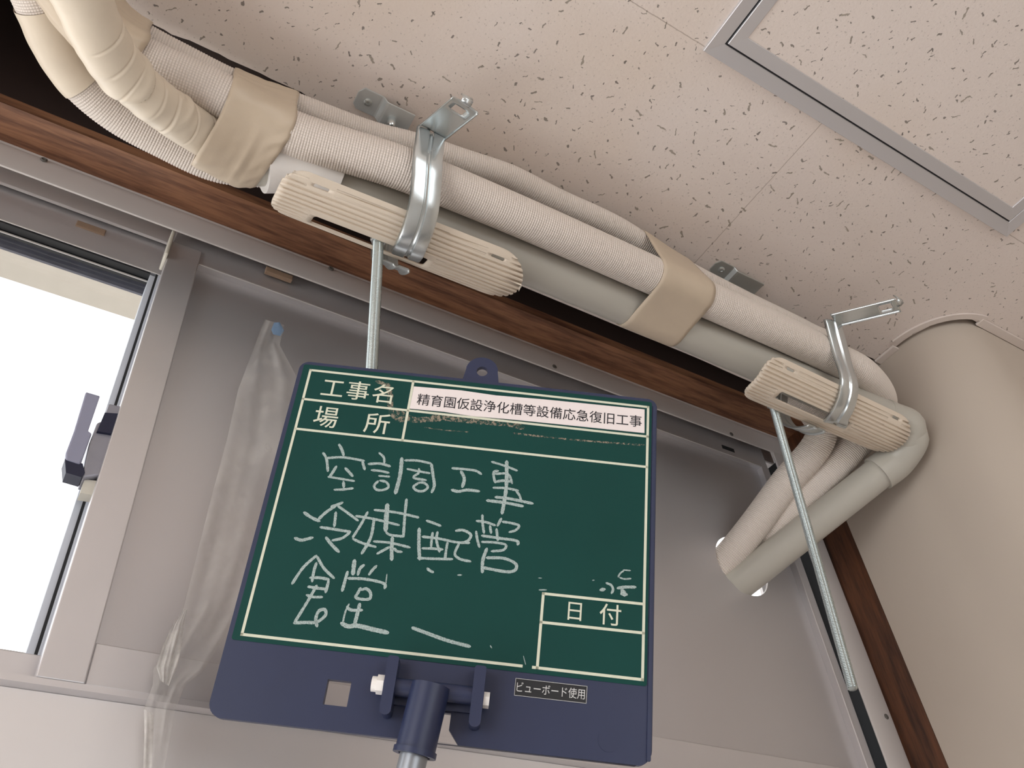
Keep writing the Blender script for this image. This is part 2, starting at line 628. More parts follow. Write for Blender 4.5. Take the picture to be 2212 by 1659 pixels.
# ceiling board, cut a little too wide round the column corner, with an opening for the hatch
HX0, HX1, HY1 = .411, .8915, .201
HY0 = HY1 - (HX1 - HX0)
arc2 = [(cx - (cr + .004 + .007 * math.sin(min(1, max(0, (a - .5) / .9)) * math.pi)) * math.cos(a),
         cy - (cr + .004 + .007 * math.sin(min(1, max(0, (a - .5) / .9)) * math.pi)) * math.sin(a)) for a in np.linspace(0, math.pi / 2, 18)]
edge = [(.921, .428)]
xx = .921
while xx > -2.55:
    xx -= random.uniform(.004, .03)
    edge.append((xx, .428 + random.uniform(-.0014, .0014)))
outl = [(XL, YF), (XR, YF), (XR, .312)] + arc2[::-1] + edge + [(XL, .428)]
ce = prism('ceiling', outl, ZC, ZC + .012, lambda a, b, d: (a, b, d), 'ceiling', None, [[(HX0 + .02, HY0 + .02), (HX0 + .02, HY1 - .02), (HX1 - .02, HY1 - .02), (HX1 - .02, HY0 + .02)]])
tag(ce, kind='structure')
# dark void above the ceiling
tag(boxes('ceiling_void', [(XL, XR, YF, .43, ZC + .20, ZC + .21)], 'box'), kind='structure')

# beads where the ceiling meets the column
bw = .012
tag(box('trim_1', .9254 - bw, .9250, .395, .428, ZC - .004, ZC - .0003, 'trim', None, .0008), kind='structure')
ri, ro = cr + .0095, cr + .0185
b_in = [(cx - ri * math.cos(a), cy - ri * math.sin(a)) for a in np.linspace(.02, math.pi / 2 - .12, 14)]
b_out = [(cx - ro * math.cos(a), cy - ro * math.sin(a)) for a in np.linspace(.02, math.pi / 2 - .12, 14)]
tag(prism('trim_2', b_in + b_out[::-1], ZC - .003, ZC - .0003, lambda a, b, d: (a, b, d), 'trim'), kind='structure')
tag(box('trim_3', .985, 2.38, .3155 - bw, .3155, ZC - .004, ZC - .0003, 'trim', None, .0008), kind='structure')

# curtain box: dark boarded recess between the ceiling edge and the window head
tag(boxes('trim_4', [(-2.6, .94, .430, .440, ZC + .012, ZC + .19), (-2.6, .94, .572, .585, ZC + .014, ZC + .19), (-2.6, .94, .430, .585, ZC + .19, ZC + .20),
                     (.926, .94, .44, .572, ZC + .0, ZC + .19)], 'box'), kind='structure')
# red-brown wood round the window opening
tag(box('trim_5', -1.25, .9254, .5710, .640, ZC, ZC + .013, 'wood_x'), kind='structure')
tag(box('trim_6', .9255, .939, .5712, .640, CH - .35, ZC + .012, 'wood_z'), kind='structure')

# ------------------------------------------------------------------ window
win = empty('window_1', (.3, .613, CH + .262))
tag(win, 'aluminium sliding window, right sash boarded in grey, left sash glazed', 'window', None, 'structure')
Z = CH
WX0, WX1 = -1.2, .9254


def xprof(name, prof, x0, x1, mat, parent, smooth=True):
    """Section (y, z above eye height) extruded along the wall."""
    n = len(prof)
    V = [(x0, y, z + Z) for y, z in prof] + [(x1, y, z + Z) for y, z in prof]
    Fc = [(i, (i + 1) % n, n + (i + 1) % n, n + i) for i in range(n)] + [tuple(range(n - 1, -1, -1)), tuple(range(n, 2 * n))]
    o = add(name, V, Fc, mat, parent)
    bm = bmesh.new(); bm.from_mesh(o.data); bmesh.ops.recalc_face_normals(bm, faces=bm.faces[:]); bm.to_mesh(o.data); bm.free()
    if smooth:
        o.data.polygons.foreach_set('use_smooth', [True] * n + [False, False]); o.data.set_sharp_from_angle(angle=math.radians(25))
    return o


head = [(.6165, .7928), (.6140, .790), (.6120, .785), (.6112, .779), (.6110, .757), (.6116, .7545), (.6132, .7538), (.6136, .757), (.6140, .7975),
        (.6465, .7975), (.6465, .7722), (.6472, .7712), (.6494, .7712), (.6500, .7722), (.6500, .7975), (.697, .7975), (.697, .803), (.6165, .803)]
xprof('head_frame', head, WX0, WX1 - .0004, 'alu_frame', win)
boxes('outer_head_lip', [(WX0, WX1 - .001, .6975, .7005, Z + .7365, Z + .803)], 'lip', win)
boxes('jamb_dark_liner', [(.8745, .9098, .656, .664, Z + .266, Z + .752), (.9010, .9098, .6162, .656, Z + .266, Z + .752)], 'gasket', win)  # dark liner added to block daylight and stand in for the groove's shade
jamb = [(.9250, .6155), (.9225, .6130), (.9175, .6115), (.885, .6112), (.8825, .6116), (.8816, .6135), (.8830, .6150), (.9100, .6155), (.9100, .6950), (.87, .6955), (.87, .7005),
        (.9252, .7005)]
n = len(jamb)
Vj = [(x, y, Z + .262) for x, y in jamb] + [(x, y, Z + .7535) for x, y in jamb]
jf = add('jamb_frame', Vj, [(i, (i + 1) % n, n + (i + 1) % n, n + i) for i in range(n)] + [tuple(range(n - 1, -1, -1)), tuple(range(n, 2 * n))], 'alu_frame', win)
bm = bmesh.new(); bm.from_mesh(jf.data); bmesh.ops.recalc_face_normals(bm, faces=bm.faces[:]); bm.to_mesh(jf.data); bm.free()
jf.data.polygons.foreach_set('use_smooth', [True] * n + [False, False]); jf.data.set_sharp_from_angle(angle=math.radians(25))
xprof('sill_frame', [(.6110, .2690), (.6110, .2645), (.6160, .2622), (.7000, .2622), (.7000, .275), (.697, .275), (.697, .2665), (.650, .2665), (.650, .272),
                     (.6475, .272), (.6475, .2665), (.6145, .2665), (.6140, .2694)], WX0, WX1, 'alu', win)
# pan-head screws along the frame
for px in ((95, 345), (715, 580), (1198, 792), (1580, 938), (1915, 1548)):
    c = ony(px, .6109)
    V = [(c.x + .0032 * math.cos(a), c.y - .0004 * k, c.z + .0032 * math.sin(a)) for k in (0, 1) for a in np.linspace(0, 2 * math.pi, 20, endpoint=False)]
    V += [(c.x + .0022 * math.cos(a), c.y - .0012, c.z + .0022 * math.sin(a)) for a in np.linspace(0, 2 * math.pi, 20, endpoint=False)]
    V += [(c.x + .0011 * math.cos(a), c.y - .0006, c.z + .0011 * math.sin(a)) for a in np.linspace(0, 2 * math.pi, 20, endpoint=False)]
    Fc = [(k * 20 + i, k * 20 + (i + 1) % 20, (k + 1) * 20 + (i + 1) % 20, (k + 1) * 20 + i) for k in range(3) for i in range(20)] + [tuple(range(60, 80))]
    add('screw', V, Fc, 'screw', win)

# outer glazed sash (left)
gs = boxes('glazed_sash', [(WX0, .050, .6530, .6732, Z + .7265, Z + .785), (WX0, .050, .6530, .6830, Z + .275, Z + .3035)], 'alu', win, .0008)
boxes('meeting_stile', [(.0190, .050, .6555, .6815, Z + .3037, Z + .7240), (.0266, .0310, .6535, .6556, Z + .290, Z + .73)], 'alu_skylit', gs, .0006)
boxes('glazing_bead', [(WX0, .0500, .6524, .6536, Z + .7252, Z + .7272), (WX0, .0189, .6632, .6642, Z + .7205, Z + .7228), (WX0, .0189, .6590, .6640, Z + .3030, Z + .3065)], 'alu_white', gs, .0006)
boxes('glazing_gasket', [(WX0, .0190, .6545, .6632, Z + .7240, Z + .7262), (WX0, .0190, .6645, .6685, Z + .7215, Z + .7260), (.0243, .0264, .6545, .6554, Z + .285, Z + .73)], 'gasket', gs)
box('glass_pane', WX0, .0195, .6685, .6715, Z + .300, Z + .729, 'glass', gs)
boxes('track_stopper', [(-.062, -.034, .6512, .6534, Z + .7540, Z + .7625)], 'stopper', gs, .0006)

# inner sash (right) with the boarded light
ps = boxes('panel_sash', [(.0282, .0590, .6215, .6430, Z + .2738, Z + .7475), (.0300, .8750, .6245, .6420, Z + .7300, Z + .7800),
                          (.0590, .8750, .6235, .6420, Z + .2738, Z + .3050), (.8605, .8750, .6235, .6420, Z + .305, Z + .7300)], 'alu', win, .0010)
boxes('panel_bead', [(.0590, .8605, .6234, .6250, Z + .7284, Z + .7302)], 'alu_white', ps, .0004)
hc = (.767, .547)
HR = .0415
prism('infill_panel', [(.0585, .304), (.8610, .304), (.8610, .7310), (.0585, .7310)], .6330, .6362, lambda a, b, d: (a, d, b + Z), 'panel', ps,
      [disc_pts(hc[0], hc[1], HR, 56)])
box('stile_cap', .0248, .0281, .6150, .6400, Z + .7180, Z + .7590, 'nylon', ps, .0012)
boxes('rail_slot', [(.790, .8130, .6240, .6250, Z + .7380, Z + .7445)], 'gasket', ps)
boxes('track_stopper', [(.1260, .1560, .6160, .6215, Z + .7480, Z + .7560)], 'stopper', ps, .0006)


def px_plane(pts, y):
    return [(lambda v: (v.x, v.z))(ony(p, y)) for p in pts]


# crescent lock on the meeting stile, seen against the daylight
lock = prism('lock_body', px_plane([(229, 888), (257, 894), (249, 945), (228, 995), (208, 1043), (171, 1069 - 20), (178, 1010), (187, 972), (203, 930), (215, 926)], .640),
             .6285, .6480, lambda a, b, d: (a, d, b), 'alu_dark', win)
bevel(lock, .0015)
prism('lock_keeper', px_plane([(224, 898), (252, 900), (246, 944), (207, 938)], .630), .6255, .6288, lambda a, b, d: (a, d, b), 'lever_dark', lock)
prism('lock_foot', px_plane([(181, 1040), (209, 1043), (197, 1073), (171, 1069)], .636), .6330, .6440, lambda a, b, d: (a, d, b), 'nylon', lock)
lv = prism('lock_lever', px_plane([(183, 853), (214, 862), (188, 938), (196, 944), (176, 1000), (170, 1010), (139, 1000), (140, 984), (158, 936)], .632),
           .6270, .6330, lambda a, b, d: (a, d, b), 'lever', lock)
bevel(lv, .0012)
prism('lock_pivot', px_plane([(137, 1000), (175, 1010), (180, 1030), (173, 1040), (139, 1030)], .634), .6280, .6420, lambda a, b, d: (a, d, b), 'lever_dark', lock)

# eave outside, over the glass
tag(box('roof_eave', -3, 2.5, .735, 1.098, Z + 1.0945, Z + 1.13, 'eave'), kind='structure')

# dark flick of paint on the grey board
# ------------------------------------------------------------------ ceiling hatch
hat = empty('ceiling_hatch', ((HX0 + HX1) / 2, (HY0 + HY1) / 2, ZC - .003))
tag(hat, 'square aluminium-framed access hatch set in the ceiling', 'hatch')


def ring(name, i0, i1, z0, z1, zi, mat, parent):
    """Mitred square frame; i0/i1 are insets from the hatch edge, z0 the visible face, zi its inner lip."""
    V = []
    for ins, z in ((i0, z1), (i0, z0 + .0004), (i0 + .0004, z0), (i1 - .0004, zi), (i1, zi + .0004), (i1, z1)):
        V += [(HX0 + ins, HY0 + ins, z), (HX1 - ins, HY0 + ins, z), (HX1 - ins, HY1 - ins, z), (HX0 + ins, HY1 - ins, z)]
    Fc = [(k * 4 + i, k * 4 + (i + 1) % 4, (k + 1) * 4 + (i + 1) % 4, (k + 1) * 4 + i) for k in range(5) for i in range(4)]
    Fc += [(20 + i, 20 + (i + 1) % 4, (i + 1) % 4, i) for i in range(4)]
    o = add(name, V, Fc, mat, parent)
    bm = bmesh.new(); bm.from_mesh(o.data); bmesh.ops.recalc_face_normals(bm, faces=bm.faces[:]); bm.to_mesh(o.data); bm.free()
    return o


ring('outer_frame', 0, .0150, ZC - .0040, ZC + .010, ZC - .0022, 'alu_bright', hat)
ring('inner_frame', .0170, .0308, ZC - .0034, ZC + .010, ZC - .0026, 'alu_bright', hat)
ring('gap_shade', .0146, .0174, ZC - .0012, ZC + .010, ZC - .0012, 'gasket', hat)  # dark strip paints in the shade of the open gap between the frames
box('hatch_board', HX0 + .0300, HX1 - .0300, HY0 + .0300, HY1 - .0300, ZC - .0012, ZC + .006, 'hatch_board', hat)

# ------------------------------------------------------------------ pipes
RA, RB, RD, RP = .0199, .0128, .0190, .0222
lam = .0024


def emb(amp):
    return lambda s, p: 1 + amp * (abs(math.sin(math.pi * s / lam)) - .6)


def lead(P, dist=.42):
    """Carry a pipe on towards the indoor unit, out of the picture."""
    d = Vector((-.62, -.78, 0))
    return [P[0] + d * dist, P[0] + d * dist * .5 + Vector((0, 0, 0)), P[0] + d * .07] + P[1:]


TA = [onz((95, -60), .708), onz((200, 55), .708), onz((290, 122), .706), onz((468, 203), .704), onz((612, 280), .698), pol(.18, 59.95, .80), pol(.28, 60.25, .80),
      pol(.5, 60.40, .80), pol(.68, 60.45, .80), onr((1800, 774), .80), onr((1862, 808), .797), Vector((.871, .428, CH + .693)), Vector((.8765, .456, CH + .681)),
      Vector((.864, .482, CH + .662)), Vector((.824, .555, CH + .613)), Vector((.7850, .634, CH + .5600)), Vector((.751, .70, CH + .525))]
TA = lead(TA)
pa = tube('refrigerant_pipe', TA, RA, 'film', None, 48, lam / 4, emb(.028))
tag(pa, 'thick white embossed insulated pipe along the front of the run', 'pipe', 'insulated pipes under the ceiling')
TB = [onz((182, -54), .744), onz((253, 42), .744), onz((311, 82), .744), onz((401, 130), .744), onz((513, 185), .744), onz((650, 235), .746), onr((800, 290), .862),
      onr((900, 316), .862), onr((1010, 352), .862), onr((1100, 382), .862), onr((1200, 432), .860), onr((1330, 492), .858), onr((1460, 575), .856), onr((1600, 648), .853),
      onr((1740, 716), .850), onr((1800, 752), .850), Vector((.872, .47, CH + .728)), Vector((.865, .52, CH + .69))]
TB = lead(TB)
pb = tube('liquid_pipe', TB, RB, 'film', None, 40, lam / 4, emb(.034))
tag(pb, 'thin white insulated pipe tucked between the thick pipe and the ceiling', 'pipe', 'insulated pipes under the ceiling')
TD = [onz((75, -45), .735), onz((92, 25), .735), onz((122, 95), .735), onz((172, 170), .735), onz((252, 240), .735), onz((355, 298), .735), onz((470, 350), .735),
      pol(.12, 57.2, .89), pol(.3, 57.1, .888), pol(.5, 57.1, .88), pol(.66, 57.1, .868), Vector((.765, .474, CH + .718)), ony((1775, 930), .485), ony((1690, 1052), .555),
      Vector((.7495, .632, CH + .5570)), Vector((.716, .70, CH + .522))]
TD = lead(TD)
pd = tube('refrigerant_pipe', TD, RD, 'film', None, 48, lam / 4, emb(.036))
tag(pd, 'white embossed insulated pipe at the back, leftmost one entering the panel hole', 'pipe', 'insulated pipes under the ceiling')

# drain: taped flexible hose, white socket, grey pipe, elbow, grey pipe into the wall
dr = empty('drain_pipe', tuple(pol(.45, 57.4, .82)))
tag(dr, 'smooth grey drain pipe with an elbow, lowest of the pipe run', 'pipe')
TC1 = [onz((95, -70), .650), onz((172, -12), .650), onz((208, 66), .650), onz((256, 144), .654), onz((340, 222), .664), onz((430, 285), .680), onz((540, 345), .694)]
TC0 = TC1
TC1 = lead(TC1)
_c, _u = spline(TC1, .0006); EXT = _u[int(np.argmin(np.linalg.norm(_c - np.array(TC0[1]), axis=1)))] - (TC0[1] - TC0[0]).length
rw = random.Random(8)
wr = [(rw.uniform(.09, .30), rw.uniform(0, 6.28), rw.uniform(.002, .006)) for _ in range(11)]


def hose(s, p):
    s -= EXT
    k = 1.0
    for s0, p0, wd in wr:
        k += .05 * math.exp(-((s - s0 - .006 * math.cos(p - p0)) / wd) ** 2) * max(0, math.cos(p - p0)) ** .5
    k += .012 * math.sin(s * 420 + math.sin(p) * 1.5) * (.4 + .6 * math.sin(p * 2 + s * 40))
    e = .094 + .012 * math.sin(p + .6)
    if s < e:
        k += .09 + .05 * math.exp(-((s - e + .004) / .004) ** 2)
    for s0, p0, wd, dp in cr_:
        d = (s - s0 - .005 * math.sin(p - p0)) / wd
        if abs(d) < 4: k -= dp * (math.exp(-d * d) - .15 * math.exp(-(d - 2.2) ** 2)) * max(0, math.cos(p - p0)) ** .8
    return k


_c, _u = spline(TC0, .0006); _t, _n, _b = frames(_c); _k = len(_c) // 2; _d = np.array([0, 0, CH]) - _c[_k]
phc = math.atan2(_d @ _b[_k], _d @ _n[_k])
cr_ = [(.055 + .0195 * i + rw.uniform(-.003, .003), phc + rw.uniform(-.9, .9), rw.uniform(.0008, .0011), rw.uniform(.04, .07)) for i in range(9)]
tube('taped_hose', TC1, .0186, 'tape_pale', dr, 72, .0006, hose)
TC2 = [onz((545, 348), .694), pol(.10, 57.5, .835), pol(.14, 57.4, .828), pol(.3, 57.5, .822), pol(.5, 57.55, .82), pol(.65, 57.5, .812), pol(.78, 57.3, .791), onr((1925, 908), .777)]
tube('drain_tube', TC2, RP, 'pvc', dr, 48, .006)
CS, us = spline(TC2, .003)
tube('socket', CS[3:28], .0285, 'pvc_white', dr, 48, raw=True)
E1 = np.array(onr((1925, 908), .777)); E0 = np.array(onr((1972, 929), .769))
HC = np.array([.7662, .632, CH + .5288])
E2 = np.array(ony((1935, 993), .452))
tube('elbow', [E1 - (E0 - E1) * .4, E1, E1 * .3 + E0 * .7, E0 * .6 + (E1 + E2) * .2, E0 * .75 + E2 * .25 - (E1 - E0) * .02, E2, E2 + (HC - E2) * .12], .0228, 'pvc', dr, 48, .002)
tube('wall_tube', [E2 + (HC - E2) * .02, E2 + (HC - E2) * .5, HC, HC + (HC - E2) * .35], RP * .90, 'pvc', dr, 48, .006)


# ------------------------------------------------------------------ vinyl tape round the pipes
def hull(P):
    P = sorted(set(P))
    def half(Q):
        h = []
        for p in Q:
            while len(h) > 1 and (h[-1][0] - h[-2][0]) * (p[1] - h[-2][1]) - (h[-1][1] - h[-2][1]) * (p[0] - h[-2][0]) <= 0: h.pop()
            h.append(p)
        return h
    a, b = half(P), half(P[::-1])
    return a[:-1] + b[:-1]


CA, _ = spline(TA, .002); CB, _ = spline(TB, .002); CC1, _ = spline(TC1, .002); CC2, _ = spline(TC2, .002); CD, _ = spline(TD, .002)
CC = np.concatenate([CC1[:-6], CC2])


def at_x(C, x):
    i = np.argmin(np.where(np.arange(len(C)) < len(C) * .8, abs(C[:, 0] - x), 9))
    return C[i]


def wrap(name, x0, x1, members, mat, skew=0., n=16, wrinkle=.0, segs=120, grow=.0011, parent=None):
    rings = []
    rr = random.Random(3)
    ph = [(rr.uniform(0, 6.28), rr.uniform(6, 22), rr.uniform(20, 160)) for _ in range(6)]
    for i in range(n + 1):
        x = x0 + (x1 - x0) * i / n
        pts = []
        for C, r in members:
            c = at_x(C, x)
            g = grow + (.0006 if 0 < i < n else 0)
            pts += [(c[1] + (r + g) * math.cos(a), c[2] + (r + g) * math.sin(a)) for a in np.linspace(0, 2 * math.pi, 60, endpoint=False)]
        h = hull([(round(float(a), 6), round(float(b), 6)) for a, b in pts])
        h = np.array(h + [h[0]])
        s = np.concatenate([[0], np.cumsum(np.linalg.norm(np.diff(h, axis=0), axis=1))])
        c0 = h[:-1].mean(0)
        k0 = np.argmax(h[:-1, 1])
        h = np.roll(h[:-1], -k0, axis=0); h = np.concatenate([h, h[:1]])
        s = np.concatenate([[0], np.cumsum(np.linalg.norm(np.diff(h, axis=0), axis=1))])
        u = np.linspace(0, s[-1], segs, endpoint=False)
        q = np.stack([np.interp(u, s, h[:, 0]), np.interp(u, s, h[:, 1])], 1)
        for j, (y, z) in enumerate(q):
            t = 6.283 * j / segs
            wv = sum(math.sin(a + b * t + c * i / n * .15) for a, b, c in ph) / 6
            d = np.array([y, z]) - c0; d /= np.linalg.norm(d)
            y, z = np.array([y, z]) + d * wrinkle * wv
            rings.append((x + skew * (y - c0[0]) + .0012 * math.sin(t * 3 + 1) * (1 if i in (0, n) else .6), y, z))
    Fc = [(i * segs + j, i * segs + (j + 1) % segs, (i + 1) * segs + (j + 1) % segs, (i + 1) * segs + j) for i in range(n) for j in range(segs)]
    o = add(name, rings, Fc, mat, parent, True, 60)
    sm = o.modifiers.new('thickness', 'SOLIDIFY'); sm.thickness = .0009; sm.offset = -1
    return o


t1 = wrap('vinyl_tape', .0215, .0790, [(CA, RA), (CC, .0262), (CB, RB)], 'tape', -.12, 18, .0009)
tag(t1, 'wide beige tape bundling the pipes beside the white socket', 'tape', 'tape wraps on the pipe run')
t2 = wrap('vinyl_tape', .474, .545, [(CA, RA), (CC, RP), (CB, RB)], 'tape', .0, 14, .0002)
tag(t2, 'beige tape band round the pipes midway between the two hangers', 'tape', 'tape wraps on the pipe run')
t3 = wrap('vinyl_tape', -.140, -.052, [(CA, RA + .001), (CB, RB + .001)], 'tape', -.35, 18, .0006)
tag(t3, 'beige tape at the top left corner, behind the wrinkled hose', 'tape', 'tape wraps on the pipe run')
iD = [i for i, p in enumerate(CD) if p[2] > CH + .7]
a0 = int(np.argmin(np.linalg.norm(CD - np.array(onz((84, 8), .735)), axis=1))); a1 = int(np.argmin(np.linalg.norm(CD - np.array(onz((182, 182), .735)), axis=1)))
t4 = tube('vinyl_tape', CD[a0:a1], RD + .0013, 'tape_pale', None, 56, caps=False, raw=True, rad=lambda s, p: 1 + .006 * math.sin(s * 300 + 2 * math.sin(p)))
tag(t4, 'pale beige tape round the single back pipe at the left edge', 'tape', 'tape wraps on the pipe run')

# ------------------------------------------------------------------ cradles: ribbed half-round plastic shells under the pipes
def cyl_hit(p, yc, zc, r):
    v = ray(p)
    a = v[1] ** 2 + v[2] ** 2; b = -2 * (v[1] * yc + v[2] * zc); c = yc * yc + zc * zc - r * r
    t = (-b - math.sqrt(max(b * b - 4 * a * c, 0))) / 2 / a
    return v[0] * t, math.degrees(math.atan2(v[2] * t - zc, v[1] * t - yc)) % 360


def cradle(name, yc, zc, r, x0, x1, th0, th1, tw, big, ovals, label, left_r, right_r):
    """big / ovals: slots as (x0, x1, t0, t1) in metres and degrees; tw: twist in degrees over the length."""
    k = math.pi / 180 * r
    T0, T1 = th0 * k, th1 * k
    out = rrect(x0, T0, x1, T1, (left_r, right_r, right_r * .8, left_r), 9)
    loops = [out] + [rrect(a, c * k, b, d * k, min((d - c) * k, b - a) * .48, 6)[::-1] for a, b, c, d in ovals] + \
            [rrect(a, c * k, b, d * k, .003, 4)[::-1] for a, b, c, d in big]
    flat = [p for l in loops for p in l]
    tri = tessellate_polygon([[Vector((p[0], p[1], 0)) for p in l] for l in loops])
    bm = bmesh.new()
    vs = [bm.verts.new((p[0], p[1], 0)) for p in flat]
    for t in tri:
        try: bm.faces.new([vs[i] for i in t])
        except ValueError: pass

    def cut(co, no):
        g = bm.verts[:] + bm.edges[:] + bm.faces[:]
        bmesh.ops.bisect_plane(bm, geom=g, plane_co=co, plane_no=no, dist=1e-7)
    pitch, gw = .0049, .0014
    gr = []
    t = T0 + .0062
    while t < T1 - .003:
        gr.append(t); t += pitch
    xs = set()
    masks = []
    for i, g in enumerate(gr):
        blk = []
        for a, b, c, d in list(ovals) + list(big):
            if c * k - .0032 < g < d * k + .0032: blk.append((a - .0055, b + .0055))
        if i == 0: blk.append((x0, x0 + .006))
        masks.append(blk)
        for q in blk: xs.update(q)
        for q in (-gw, -gw * .45, gw * .45, gw): cut((0, g + q, 0), (0, 1, 0))
        cut((0, g + pitch / 2, 0), (0, 1, 0))
    for x in xs: cut((x, 0, 0), (1, 0, 0))
    bm.verts.ensure_lookup_table()
    for v in bm.verts:
        x, t = v.co.x, v.co.y
        d = 0.
        for g, blk in zip(gr, masks):
            if abs(t - g) < gw * .5 and not any(a - 1e-6 <= x <= b + 1e-6 for a, b in blk): d = .0017
        th = t / k + tw * ((x - x0) / (x1 - x0) - .5)
        th = math.radians(th)
        v.co = (x, yc + (r - d) * math.cos(th), zc + (r - d) * math.sin(th) + CH)
    V = [v.co.copy() for v in bm.verts]
    bm.verts.index_update()
    Fc = [[v.index for v in f.verts] for f in bm.faces]
    bm.free()
    o = add(name, V, Fc, 'cradle', None, True, 22)
    bm = bmesh.new(); bm.from_mesh(o.data)
    bmesh.ops.recalc_face_normals(bm, faces=bm.faces[:])
    if sum(f.normal.z * f.calc_area() for f in bm.faces) > 0: bmesh.ops.reverse_faces(bm, faces=bm.faces[:])
    bm.to_mesh(o.data); bm.free()
    s = o.modifiers.new('thickness', 'SOLIDIFY'); s.thickness = .0022; s.offset = -1
    return tag(o, label, 'pipe support', 'ribbed cradles under the pipe run')


Y1, Z1, R1 = .439, .687, .046
cradle('pipe_cradle', Y1, Z1, R1, .0870, .3310, 234, 308, -9, [(.1250, .2365, 282, 301)], [(.1130, .1270, 243.3, 247.5), (.2880, .3025, 244.5, 248.5)],
       'longer ribbed cream pipe cradle hanging beside the white socket', .020, .034)
Y2, Z2, R2 = .4275, .6680, .046
q = lambda p: cyl_hit(p, Y2, Z2, R2)
XA = .621; XB = .868
cradle('pipe_cradle', Y2, Z2, R2, XA, XB, 220, 302, 8, [(.660, .775, 263, 279)], [(.650, .6625, 228, 232.5), (.825, .838, 226, 230.5)],
       'ribbed cream pipe cradle by the corner column, under the pipe bend', .022, .030)

# ------------------------------------------------------------------ hangers: pressed steel strap open at the top, rear band, nut
PROF = [(-.0140, .0030), (-.0132, .0006), (-.0118, 0), (-.0028, 0), (-.0018, .0015), (0, .0022), (.0018, .0015), (.0028, 0), (.0118, 0), (.0132, .0006), (.0140, .0030)]


def mix_prof(s): return [(a * s, b) for a, b in PROF]


def hanger(front, rear, nut, rod_dir, label):
    h = empty('pipe_hanger', tuple(nut))
    tag(h, label, 'hanger', 'steel pipe hangers')
    top = [front[0], front[0] * .5 + front[1] * .5, front[1] * .92 + front[0] * .08, front[1] * .985 + front[2] * .015, front[1] * .90 + front[2] * .10]
    low = [Vector(x) for x in front[2:]]
    C, _ = spline([front[1] * .99 + front[2] * .01] + low, .0022)
    ribbon('strap', C, [(a, -b) for a, b in PROF], (1, .0, .0), 'steel', h, .0012, raw=True)
    C2, _ = spline([front[0], front[0] * .66 + front[1] * .34, front[0] * .33 + front[1] * .67, front[1]], .0022)
    L = len(C2)
    ribbon('flap', C2, [(-.0140, .0030), (-.0132, .0008), (-.0062, 0), (-.002, .0), (0, .0), (.002, .0), (.0062, 0), (.0132, .0008), (.0140, .0030)], (1, 0, 0), 'steel', h, .0012,
           raw=True, hole=lambda i, n, j: 2 < i < n * .26 and 2 <= j <= 5)
    # hooked lip at the open end
    d = (front[0] - front[1]).normalized()
    e = front[0]
    ribbon('hook', [e - d * .002 + Vector((0, 0, .0)), e + d * .003 + Vector((0, 0, .0015)), e + d * .0035 + Vector((0, 0, .009)), e + d * .001 + Vector((0, 0, .012))],
           [(-.0050, 0), (0, 0), (.0050, 0)], (1, 0, 0), 'steel', h, .0012)
    ribbon('rear_band', rear, PROF, (1, 0, 0), 'steel_dull', h, .0012)
    # hexagon nut on the rod
    rd = Vector(rod_dir).normalized()
    a = rd.orthogonal().normalized(); b = rd.cross(a)
    V = [tuple(nut + rd * t + a * .0078 * math.cos(g) * s + b * .0078 * math.sin(g) * s) for t, s in ((0, .9), (.0012, 1), (.0068, 1), (.008, .9)) for g in np.linspace(0, 2 * math.pi, 6, endpoint=False)]
    Fc = [(k * 6 + i, k * 6 + (i + 1) % 6, (k + 1) * 6 + (i + 1) % 6, (k + 1) * 6 + i) for k in range(3) for i in range(6)] + [tuple(range(5, -1, -1)), tuple(range(18, 24))]
    add('nut', V, Fc, 'steel', h)
    return h


bL = ony((934, 283), .366)
hanger([ony((1006, 224), .3175), bL, onr((927, 340), .775), onr((923, 400), .763), onr((917, 450), .756), onr((903, 500), .754), onr((886, 540), .761), onr((876, 557), .784)],
       [Vector((.212, Y1 + .0535 * math.cos(math.radians(t)), CH + Z1 + .0535 * math.sin(math.radians(t)))) for t in range(300, 412, 8)],
       Vector((.1885, .455, CH + .648)), (0, 0, 1), 'open steel hanger strap round the cradle beside the white socket')
bR = ony((1800, 690), .362)
hanger([ony((1940, 656), .300), bR, onr((1822, 772), .774), onr((1837, 830), .748), onr((1827, 878), .7425), onr((1807, 911), .751), onr((1799, 921), .772)],
       [Vector((.738, Y2 + .0525 * math.cos(math.radians(t)), CH + Z2 + .0525 * math.sin(math.radians(t)))) for t in range(288, 402, 10)],
       Vector((.6880, .4548, CH + .641)), (.018, -.0165, .33), 'open steel hanger strap beside the column, round the cradle at the bend')


# ------------------------------------------------------------------ threaded rods
def rod(top, end, label):
    top, end = np.array(tuple(top)), np.array(tuple(end))
    L = np.linalg.norm(end - top); pitch = .0015
    n = int(L / pitch * 4)
    C = np.stack([top + (end - top) * t for t in np.linspace(0, 1, n + 1)])
    segs = 20
    T = (end - top) / L
    a = np.cross(T, [0, 1., 0]); a /= np.linalg.norm(a); b = np.cross(T, a)
    V = []
    for i, c in enumerate(C):
        for j in range(segs):
            ph = 2 * np.pi * j / segs
            t = (i / 4 + j / segs) % 1
            r = .0050 - .0008 * abs(2 * t - 1)
            if i > n - 3: r = .0042 - .0004 * (i - n + 2)
            V.append(c + a * r * math.cos(ph) + b * r * math.sin(ph))
    Fc = [(i * segs + j, i * segs + (j + 1) % segs, (i + 1) * segs + (j + 1) % segs, (i + 1) * segs + j) for i in range(n) for j in range(segs)]
    Fc += [tuple(range(segs - 1, -1, -1)), tuple(n * segs + j for j in range(segs))]
    o = add('threaded_rod', V, Fc, 'rod', None, True, 70)
    return tag(o, label, 'rod', 'threaded rods hanging from the cradles')


